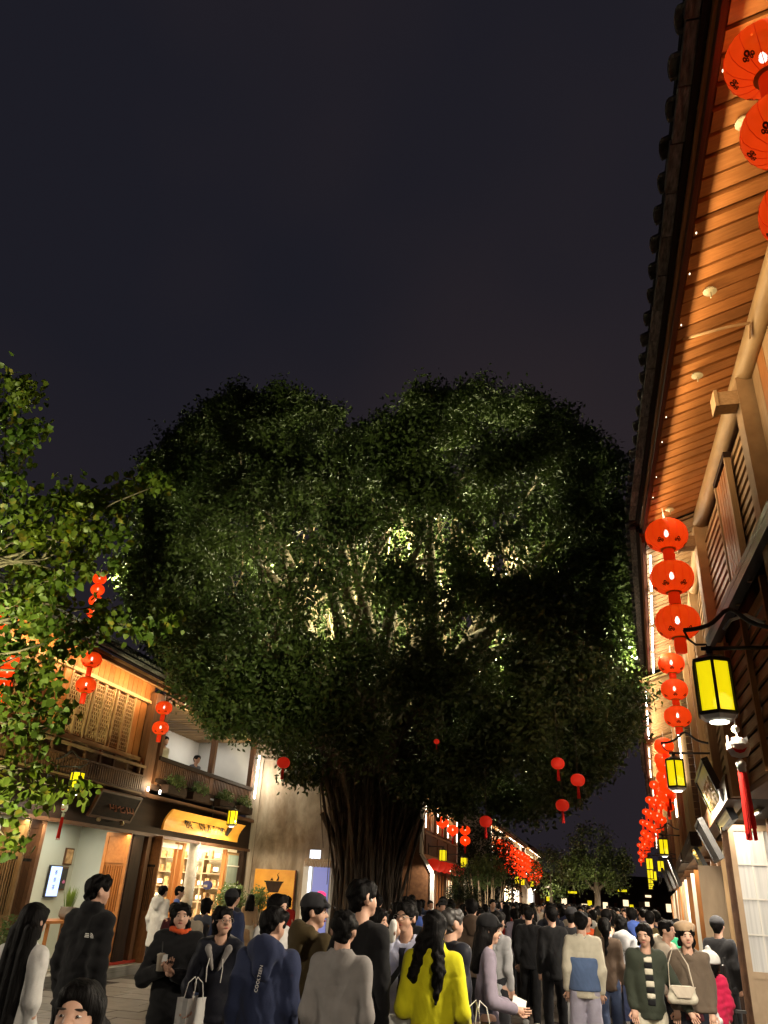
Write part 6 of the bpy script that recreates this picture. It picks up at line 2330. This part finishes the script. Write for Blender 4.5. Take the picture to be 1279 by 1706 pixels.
P = {}
FG = [
    # name, label, loc, rz(deg), spec
    ('puffer', 'tall person in black puffer jacket with small white shoulder emblem, seen from behind', (-3.44, 5.4), 168, dict(H=1.78, top='puffer', bulk=.035, c1='black', c2='black', collar='high', hair='short', yaw=R(-28), quilt=.10, extra=[back_logo], seed=1, hem=.82)),
    ('longhair', 'person with very long black hair and cream coat at the left edge', (-3.22, 4.5), 176, dict(H=1.60, c1='white', topname='coat', hem=.42, hair='long', hairlen=.56, c2='charcoal', bulk=.012, collar='stand', seed=2)),
    ('nearface', 'dark-haired person cropped at the bottom left corner, facing us', (-1.72, 2.8), 12, dict(H=1.43, c1='palegrey', hair='long', hairlen=.3, pitch=R(-8), face=True, c2='charcoal', seed=3, res=.014)),
    ('cup', 'person in long black padded coat and orange scarf holding a drink cup', (-3.36, 6.6), 12, dict(H=1.60, w=1.08, top='puffer', quilt=.16, bulk=.042, c1='black', topname='coat', hem=.45, hair='bob', face=True, yaw=R(14), pitch=R(-4), collar='high', arms={'L': ((.26, -.06, 1.06), (.075, -.29, 1.13)), 'R': ((.27, -.06, 1.06), (.03, -.28, 1.17))}, extra=[ring_scarf('cloth_orange', .03, .078, .024)], c2='black', seed=4, curl=1.0, palm=(0, 0, 1))),
    ('glasses', 'person with round glasses and grey hood looking up to the right', (-2.78, 6.3), 14, dict(H=1.60, c1='blackblue', hair='bob', face=True, glasses=True, yaw=R(34), pitch=R(-6), bulk=.014, extra=[open_hood('cloth_grey')], c2='black', seed=5, arms={'R': ((.25, .0, 1.06), (.19, -.17, .93))})),
    ('navy', 'person in navy hooded jacket with white vertical lettering on the back', (-1.86, 4.9), 186, dict(H=1.65, w=1.08, c1='navy', hood=True, hair='short', yaw=R(-32), pitch=R(14), lean=.05, bulk=.026, wr=.008, extra=[back_letters('COOLTEEN', -.01, 1.22, .030, True, y0=.182)], c2='black', seed=6, hc='hair')),
    ('capman', 'person in olive hooded coat and dark cap, face in profile to the right', (-1.88, 5.75), 150, dict(H=1.72, w=1.05, c1='olive', hood=True, hair='cap', c4='charcoal', yaw=R(-48), face=True, mask=False, bulk=.022, hem=.55, topname='coat', c2='black', seed=7)),
    ('behind', 'person with short swept black hair looking right, behind the olive coat', (-2.66, 7.1), 60, dict(H=1.70, c1='white', hair='short', face=True, yaw=R(10), c2='black', seed=8)),
    ('greyback', 'person in plain grey jacket with black collar, seen squarely from behind', (-1.36, 4.75), 182, dict(H=1.66, w=1.03, c1='grey', hair='short', bulk=.010, wr=.006, collar='stand', extra=[ring_scarf('cloth_black', -.005, .066, .020)], c2='black', seed=9)),
    ('tall', 'tallest dark-clad person in front of the banyan trunk, head turned right with an earbud', (-1.43, 5.4), 172, dict(H=1.83, c1='black', hair='short', yaw=R(-38), pitch=R(-8), bulk=.008, extra=[ear_bud], c2='black', seed=10, head=1.08)),
    ('sideface', 'person with long dark hair between the tall person and the drinking one', (-1.62, 6.5), 70, dict(H=1.66, c1='black', hair='long', face=True, yaw=R(10), c2='black', seed=11)),
    ('shirt', 'person in open pale blue shirt and crossbody strap drinking from a white bottle', (-1.42, 6.6), -6, dict(H=1.70, c1='shirtblue', topname='shirt', hair='short', face=True, glasses=True, yaw=R(-14), pitch=R(-4), bulk=.016, hem=.76, arms={'R': ((.30, -.14, 1.16), (.085, -.24, 1.44)), 'L': None} if False else {'R': ((.29, -.14, 1.17), (.055, -.20, 1.45))}, extra=[torso_panel('cloth_blackblue', .77, 1.38, 1.0, .012, 'undershirt', True, .006), chest_strap], c2='blackblue', seed=12, curl=1.1, palm=(-.5, -.3, .6))),
    ('yellow', 'person in bright yellow coat with long black hair tied to one side, from behind', (-.93, 5.3), 184, dict(H=1.68, w=1.04, c1='yellow', topname='coat', hem=.40, flare=1.18, hair='sidehair', collar='high', bulk=.014, wr=.0035, wf=.7, arms={'L': ((.215, .04, 1.07), (.21, -.16, 1.02)), 'R': ((.22, .04, 1.07), (.23, -.13, .96))}, c2='black', seed=13)),
    ('undercut', 'person with cropped undercut hair and dark jacket right of the yellow coat', (-.82, 5.85), 145, dict(H=1.69, c1='blackblue', hair='undercut', yaw=R(-15), bulk=.015, c2='black', seed=14, hc='hair_grey')),
    ('lavender', 'person in lavender coat and dark cap holding a paper, facing right', (-.92, 7.5), 105, dict(H=1.62, c1='lavender', topname='coat', hem=.55, flare=1.2, hair='long', hairlen=.24, hat='cap', c4='black', face=True, bulk=.012, c2='slate', seed=15, arms={'R': ((.26, .0, 1.04), (.17, -.24, .98)), 'L': ((.26, .0, 1.04), (.14, -.24, .98))})),
    ('hoodie', 'person in pale grey jacket just behind the lavender coat', (-1.07, 10.4), 150, dict(H=1.62, c1='palegrey', hair='short', hood=True, c2='charcoal', seed=16, bulk=.012)),
    ('walker', 'person all in black with white shoe soles walking away on open paving', (-.95, 14.4), 180, dict(H=1.66, c1='black', c2='black', c3='white', hair='short', stride=.17, bulk=.02, seed=17, res=.018)),
    ('colourblock', 'person in cream and blue colour-block jacket with pale trousers, from behind', (-.08, 10.7), 184, dict(H=1.67, w=1.04, c1='cream', c2='palelilac', c3='white', hair='short', collar='stand', bulk=.02, extra=[torso_panel('cloth_bluegrey', .86, 1.20, 1.10, .02, 'blue_panel', False, .012), ring_scarf('cloth_bluegrey', -.02, .074, .026)], leg=1.25, seed=18, hem=.80, res=.018)),
    ('whitejkt', 'person in off-white lettered jacket with arm raised, dark trousers', (.46, 12.8), 186, dict(H=1.62, c1='palegrey', c2='black', hair='bob', hood=True, bulk=.02, arms={'L': ((.24, -.26, 1.22), (.12, -.38, 1.44)), 'R': None} if False else {'L': ((.24, -.26, 1.22), (.12, -.38, 1.44))}, extra=[back_letters('BALANCE', 0, 1.16, .055, False, 'ink', .172)], seed=19, res=.018)),
    ('striped', 'person in open dark jacket over a striped top and cream trousers, facing us', (.58, 9.8), 8, dict(H=1.60, c1='darkgreen', c2='cream', c3='white', hair='bob', face=True, yaw=R(-24), pitch=R(8), bulk=.024, hem=.78, leg=1.45, extra=[stripes], arms={'L': ((.30, .0, 1.08), (.40, -.10, .88))}, seed=20, res=.018)),
    ('beret', 'person in tan beret and brown leather jacket with dark trousers, facing us', (1.03, 9.95), -10, dict(H=1.61, c1='leather', c2='blackblue', c3='black', hair='bob', hat='beret', c4='tan', face=True, yaw=R(18), bulk=.022, hem=.86, collar='stand', extra=[torso_panel('cloth_wine', .74, .90, 1.0, .0, 'skirt_hem', False, .004)], seed=21, res=.018)),
    ('creamside', 'person in cream jacket with cropped dark hair between the striped top and the beret', (.95, 11.6), 60, dict(H=1.62, c1='beige', c2='black', hair='short', hood=True, face=True, bulk=.02, seed=22, res=.02)),
    ('child', 'child in pink padded jacket and white knit hat at the lower right', (1.36, 10.9), 200, dict(H=1.28, top='puffer', quilt=.07, c1='pink', c2='beige', c3='white', hair='bob', hat='knit', c4='white', bulk=.03, seed=23, head=1.18, res=.016, hem=.68)),
    # at the left shops
    ('wcoat', 'person in white hooded coat entering the orange-signed shop', (-8.35, 15.7), 170, dict(H=1.66, c1='white', c2='charcoal', hair='short', hood=True, bulk=.03, hem=.6, seed=24, res=.02)),
    ('shopblue', 'person in dark blue jacket inside the doorway under the orange sign', (-8.6, 16.9), 120, dict(H=1.66, c1='blue', c2='black', hair='short', face=True, seed=25, res=.02)),
    ('redchild', 'shorter person in dark red jacket behind the drink-cup holder', (-6.75, 13.2), 60, dict(H=1.42, c1='wine', c2='black', hair='bob', face=True, seed=26, res=.02)),
    ('greypack', 'person in slate jacket with beige backpack outside the orange-signed shop', (-5.95, 12.7), 168, dict(H=1.53, c1='slate', c2='denim', hair='bob', extra=[backpack_part('cloth_beige')], seed=27, res=.02)),
    ('browncoat', 'person in tan coat standing beside the orange bowl board', (-7.72, 18.9), 200, dict(H=1.56, c1='tan', topname='coat', hem=.45, c2='cream', hair='long', hairlen=.15, seed=28, res=.02)),
    ('redback', 'person in red top near the orange bowl board', (-6.3, 17.5), 190, dict(H=1.58, c1='red', c2='black', hair='bob', seed=29, res=.022)),
]
KD = dict(puffer=1.16, longhair=1.16, navy=1.16, capman=1.14, greyback=1.17, tall=1.15, yellow=1.19, undercut=1.25, cup=1.10, glasses=1.10, behind=1.08, sideface=1.1, shirt=1.10, lavender=1.05)
DX = dict(puffer=.06, cup=.08, undercut=-.12, lavender=.06, shirt=.05)
for (nm, lab, (x, y_), rz, sp) in FG:
    kd = KD.get(nm, 1.0)
    x, y_ = x * kd + DX.get(nm, 0), y_ * kd
    sp['H'] = 1.8 - (1.8 - sp['H']) * kd
    parts = build_person(sp)
    P[nm] = place_person(parts, lab, (x, y_, .03), R(rz))

# ------------------------------------------------------------------ things they hold
def paper_bag(loc, size, mat, label, rz=0.0, txt=None, handle='cord_white', gusset=None):
    t = thing('shopping_bag', label, 'bag', loc, rz)
    w_, d_, h_ = size
    mb = MB()
    mb.prism([(-w_ / 2, -d_ / 2, 0), (w_ / 2, -d_ / 2, 0), (w_ / 2, d_ / 2, 0), (-w_ / 2, d_ / 2, 0)], (0, 0, .004))
    for (a, b_) in (((-w_ / 2, -d_ / 2), (w_ / 2, -d_ / 2)), ((w_ / 2, -d_ / 2), (w_ / 2, d_ / 2)), ((w_ / 2, d_ / 2), (-w_ / 2, d_ / 2)), ((-w_ / 2, d_ / 2), (-w_ / 2, -d_ / 2))):
        m_ = ((a[0] + b_[0]) / 2 * .94, (a[1] + b_[1]) / 2 * .8)
        mb.add([(a[0], a[1], 0), (b_[0], b_[1], 0), (b_[0], b_[1], h_), (a[0], a[1], h_), (m_[0], m_[1], h_ * .55), (m_[0], m_[1], h_)], [(0, 1, 4), (1, 2, 5, 4), (0, 4, 5, 3)])
    mb.build('bag_body', mat, t)
    for sy in (-1, 1):
        pts = [(-w_ * .22, sy * d_ * .48, h_ - .02), (-w_ * .18, sy * d_ * .3, h_ + .10), (0, sy * d_ * .12, h_ + .14), (w_ * .18, sy * d_ * .3, h_ + .10), (w_ * .22, sy * d_ * .48, h_ - .02)]
        MB().tube(pts, .004, 5).build('handle', handle, t)
    if txt:
        tm_ = text_mesh(txt, w_ * .30, 'ink' if mat != 'cloth_navy' else 'cord_white', .001)
        link('lettering', tm_, t, (0, -d_ / 2 - .004, h_ * .5), 0, None, (R(90), 0, 0))
    return t


paper_bag((-1.33, 6.42, .67), (.24, .10, .34), 'cloth_white', 'white paper shopping bag with black brush lettering beside the yellow coat', R(12), '天\n成')
paper_bag((-.80, 6.42, .62), (.26, .14, .38), 'cloth_brown', 'brown carrier bag hanging right of the yellow coat', R(60))
paper_bag((-3.16, 6.76, .62), (.24, .12, .34), 'cloth_white', 'white and red paper bag held by the person with glasses', R(70))
paper_bag((.52, 12.3, .46), (.30, .12, .40), 'cloth_navy', 'dark blue shopping bag with white lettering held by the off-white jacket', R(20), '茶')
paper_bag((.30, 12.4, .50), (.24, .10, .34), 'cloth_white', 'pale paper bag next to the dark blue one', R(80))
hb = thing('handbag', 'small cream flap handbag between the striped top and the beret', 'bag', (.90, 9.66, .92), R(10))
F_ = Field(.02)
F_.cone((-.10, 0, .06), (.10, 0, .06), .055, .055, .7)
F_.cone((-.09, 0, .13), (.09, 0, .13), .045, .045, .7)
V, Q = F_.mesh(.012)
link('bag_body', np_mesh('handbag_mesh', V, Q, 'cloth_cream', True), hb)
MB().prism([(-.13, -.045, .17), (.13, -.045, .17), (.07, -.052, .07), (-.07, -.052, .07)], (0, -.006, 0)).build('flap', 'cloth_beige', hb)
MB().tube([(-.12, 0, .16), (-.1, .05, .36), (0, .12, .55), (.1, .05, .36), (.12, 0, .16)], .007, 5).build('strap', 'cloth_beige', hb)
pb = thing('plastic_bag', 'knotted white plastic bag in front of the pink child', 'bag', (1.22, 10.3, .55))
F_ = Field(.04)
F_.ell((0, 0, .15), (.12, .09, .15))
F_.cone((0, 0, .27), (0, 0, .38), .05, .02)
F_.cone((.05, 0, .33), (.08, 0, .40), .02, .012)
F_.noise = wrinkle(.012, 1.8, 2.0)
V, Q = F_.mesh(.014)
link('bag_body', np_mesh('plastic_bag_mesh', V, Q, 'cloth_white', True), pb)
cu_ = thing('drink_cup', 'iced drink cup with straw held in both hands by the black padded coat', 'cup', (-3.60, 6.95, 1.10))
MB().lathe([(.030, 0), (.038, .11), (.041, .115), (.041, .125), (.02, .135)], 16).build('cup_body', 'cloth_beige', cu_, smooth=True)
MB().tube([(.0, 0, .12), (-.012, 0, .22)], .005, 6).build('straw', 'black_metal', cu_)
MB().prism([(.02, -.03, .07), (.07, -.03, .08), (.07, -.03, .13), (.03, -.03, .125)], (0, .004, 0)).build('napkin', 'cloth_white', cu_)
bt = thing('drink_bottle', 'white bottle raised to the mouth by the pale blue shirt', 'bottle', (-1.58, 7.02, 1.52))
o = MB().lathe([(.028, -.09), (.033, -.08), (.034, .03), (.026, .07), (.018, .085)], 14).build('bottle_body', 'cloth_white', bt, smooth=True)
o.rotation_euler = (R(25), R(12), 0)
ph_ = thing('paper_sheet', 'small white paper held by the lavender coat', 'paper', (-.62, 7.86, 1.0), R(15))
MB().box((0, 0, 0), (.12, .004, .09), 0, R(-35), R(20)).build('sheet', 'cloth_white', ph_)

# ------------------------------------------------------------------ diners on the balcony
for (u, d, z, lab, sp) in ((17.75, .35, 3.40, 'diner with tied-up dark hair at the balcony rail, left', dict(H=1.62, c1='cream', c2='black', hair='bob', seed=31, res=.024)), (20.0, .55, 3.30, 'diner with short dark hair at the balcony rail, right', dict(H=1.62, c1='slate', c2='black', hair='short', seed=32, res=.024)), (18.6, .95, 3.25, 'diner farther back at the balcony table', dict(H=1.60, c1='charcoal', c2='black', hair='short', seed=33, res=.028))):
    # seated: hips at chair height, legs folded under the table are hidden by the railing
    sp['no_legs'] = True
    parts = build_person(sp)
    place_person(parts, lab, (-9.7 - d, u, z), R(70), 'diners on the balcony')
for (u, lab) in ((18.2, 'white-clothed dining table behind the left balcony rail'), (21.0, 'white-clothed dining table behind the right balcony rail')):
    dt = thing('dining_table', lab, 'table', (-10.35, u, 3.76))
    piece('cloth_top', 'cloth_table', dt, (0, 0, .70), (.75, 1.2, .05))
    for sx in (-.3, .3):
        for sy in (-.5, .5):
            piece('leg', 'wood_dark', dt, (sx, sy, .34), (.05, .05, .68))

# ------------------------------------------------------------------ the crowd behind
protos = []
for i, sp in enumerate((
        dict(H=1.70, hair='short', bulk=.015, c2='black'), dict(H=1.62, hair='bob', bulk=.012, c2='black'), dict(H=1.66, hair='long', hairlen=.25, bulk=.012, hem=.6, c2='charcoal'),
        dict(H=1.74, hair='short', bulk=.022, hood=True, c2='black', stride=.12), dict(H=1.60, hair='pony', bulk=.014, c2='denim', stride=-.12), dict(H=1.68, hair='cap', bulk=.02, c2='black'),
        dict(H=1.64, hair='bob', bulk=.02, hood=True, c2='black', arms={'R': ((.25, -.22, 1.22), (.10, -.30, 1.46))}), dict(H=1.58, hair='short', bulk=.03, top='puffer', quilt=.1, c2='black', face=True))):
    sp['seed'] = 40 + i
    sp['res'] = .026
    sp['hands'] = False
    protos.append(build_person(sp))
low = []
for i, sp in enumerate((dict(H=1.70, hair='short', c2='black'), dict(H=1.62, hair='bob', c2='black'), dict(H=1.66, hair='long', hairlen=.25, hem=.6, c2='black'))):
    sp['seed'] = 60 + i
    sp['res'] = .042
    sp['hands'] = False
    low.append(build_person(sp))
MID = [  # x, y, rz, proto, top colour, trousers, label
    (-1.55, 11.8, 190, 3, 'brown', 'black', 'person in dark brown jacket left of the black-clad walker'),
    (-1.15, 16.3, 170, 0, 'black', 'black', 'person in black directly beyond the walking figure'),
    (-.62, 15.2, 185, 3, 'blackblue', 'black', 'person in blue-black jacket right of the black-clad walker'),
    (-.50, 12.6, 200, 0, 'black', 'black', 'person in black jacket close left of the colour-block jacket'),
    (-.24, 13.4, 160, 5, 'charcoal', 'palegrey', 'person in charcoal jacket and pale trousers behind the colour-block jacket'),
    (-.02, 15.5, 20, 1, 'orange', 'black', 'person in rust-orange top facing us beyond the colour-block jacket'),
    (.22, 12.2, 190, 4, 'brown', 'denim', 'person in brown jacket with ponytail right of the colour-block jacket'),
    (.30, 14.6, 175, 0, 'olive', 'black', 'person in olive jacket behind the off-white jacket'),
    (.72, 14.8, 185, 3, 'blue', 'black', 'person in bright blue jacket behind the striped top'),
    (1.02, 15.2, 170, 0, 'olive', 'black', 'person in khaki jacket right of the bright blue one'),
    (1.28, 13.6, 190, 1, 'green', 'black', 'person in green jacket half hidden by the beret'),
    (1.30, 17.5, 180, 0, 'navy', 'black', 'person in navy jacket near the orange door'),
    (1.72, 12.6, 160, 5, 'black', 'black', 'person in black beside the tan door leaves'),
    (-2.3, 10.5, 170, 2, 'black', 'black', 'long-haired person in black behind the yellow coat'),
    (-2.0, 12.8, 30, 1, 'lavender', 'black', 'person in mauve top facing us behind the undercut head'),
    (-1.75, 14.5, 10, 7, 'wine', 'black', 'person in dark red puffer facing us left of the walker'),
    (-2.75, 13.5, 180, 0, 'blue', 'black', 'person in blue top beyond the pale blue shirt'),
    (-3.3, 15.6, 170, 1, 'cream', 'black', 'pale-clad person near the banyan roots'),
    (-2.45, 15.6, 20, 1, 'pink', 'black', 'person in rose-pink top in the crowd right of the trunk'),
    (-3.0, 12.2, 190, 3, 'charcoal', 'black', 'hooded person in charcoal behind the drinking person'),
    (-1.95, 9.4, 175, 0, 'black', 'black', 'person in black between the drinking person and the yellow coat'),
    (-5.2, 12.0, 150, 0, 'charcoal', 'black', 'person in charcoal beyond the person with glasses'),
    (-4.7, 10.8, 190, 5, 'navy', 'black', 'person in navy and cap left of the olive coat'),
]
for (x, y_, rz, pi, c1, c2, lab) in MID:
    place_person(protos[pi], lab, (x, y_, .03), R(rz), None, {'c1': c1, 'c2': c2})
rr = random.Random(21)
far_cols = ['black'] * 5 + ['charcoal'] * 4 + ['slate', 'palegrey', 'beige', 'lavender', 'denim', 'tan', 'grey'] + ['navy', 'navy', 'brown', 'blackblue', 'wine', 'olive', 'grey', 'lavender', 'cream', 'slate', 'red', 'palegrey', 'beige', 'white', 'blue']
placed = [(q[0], q[1]) for q in MID]
cnt = 0
tries = 0
while cnt < 190 and tries < 9000:
    tries += 1
    y_ = 16.0 + 60 * rr.random() ** 1.5
    xl = -4.8 + .03 * (y_ - 16)
    xr = 1.5 + .06 * (y_ - 16)
    x = xl + (xr - xl) * rr.random()
    if math.hypot(x - BX, y_ - BY) < 2.0 or (abs(x + 6.0) < .5 and abs(y_ - 47) < .5) or (abs(x - .75) < .6 and abs(y_ - 62) < .6):
        continue
    if any(abs(x - a) < .42 and abs(y_ - b_) < .5 for a, b_ in placed):
        continue
    if y_ < 18.5 and -1.3 < x < -.1:
        continue
    placed.append((x, y_))
    c1 = rr.choice(far_cols)
    away = rr.random() < .62
    rz = R(180 + rr.uniform(-40, 40)) if away else R(rr.uniform(-40, 40))
    src = protos[rr.randrange(8)] if y_ < 24 else low[rr.randrange(3)]
    if y_ < 24:
        lab = 'person in %s top %s in the packed crowd under the banyan' % ({'blackblue': 'blue-black', 'palegrey': 'pale grey', 'wine': 'dark red'}.get(c1, c1), 'walking away' if away else 'coming towards us')
        grp = 'crowd under the banyan'
    else:
        lab = 'pedestrian in %s in the distant packed crowd' % ({'blackblue': 'blue-black', 'palegrey': 'pale grey', 'wine': 'dark red'}.get(c1, c1))
        grp = 'distant crowd'
    place_person(src, lab, (x, y_, .03), rz, grp + ', ' + c1, {'c1': c1, 'c2': rr.choice(['black', 'charcoal', 'denim', 'black'])})
    cnt += 1
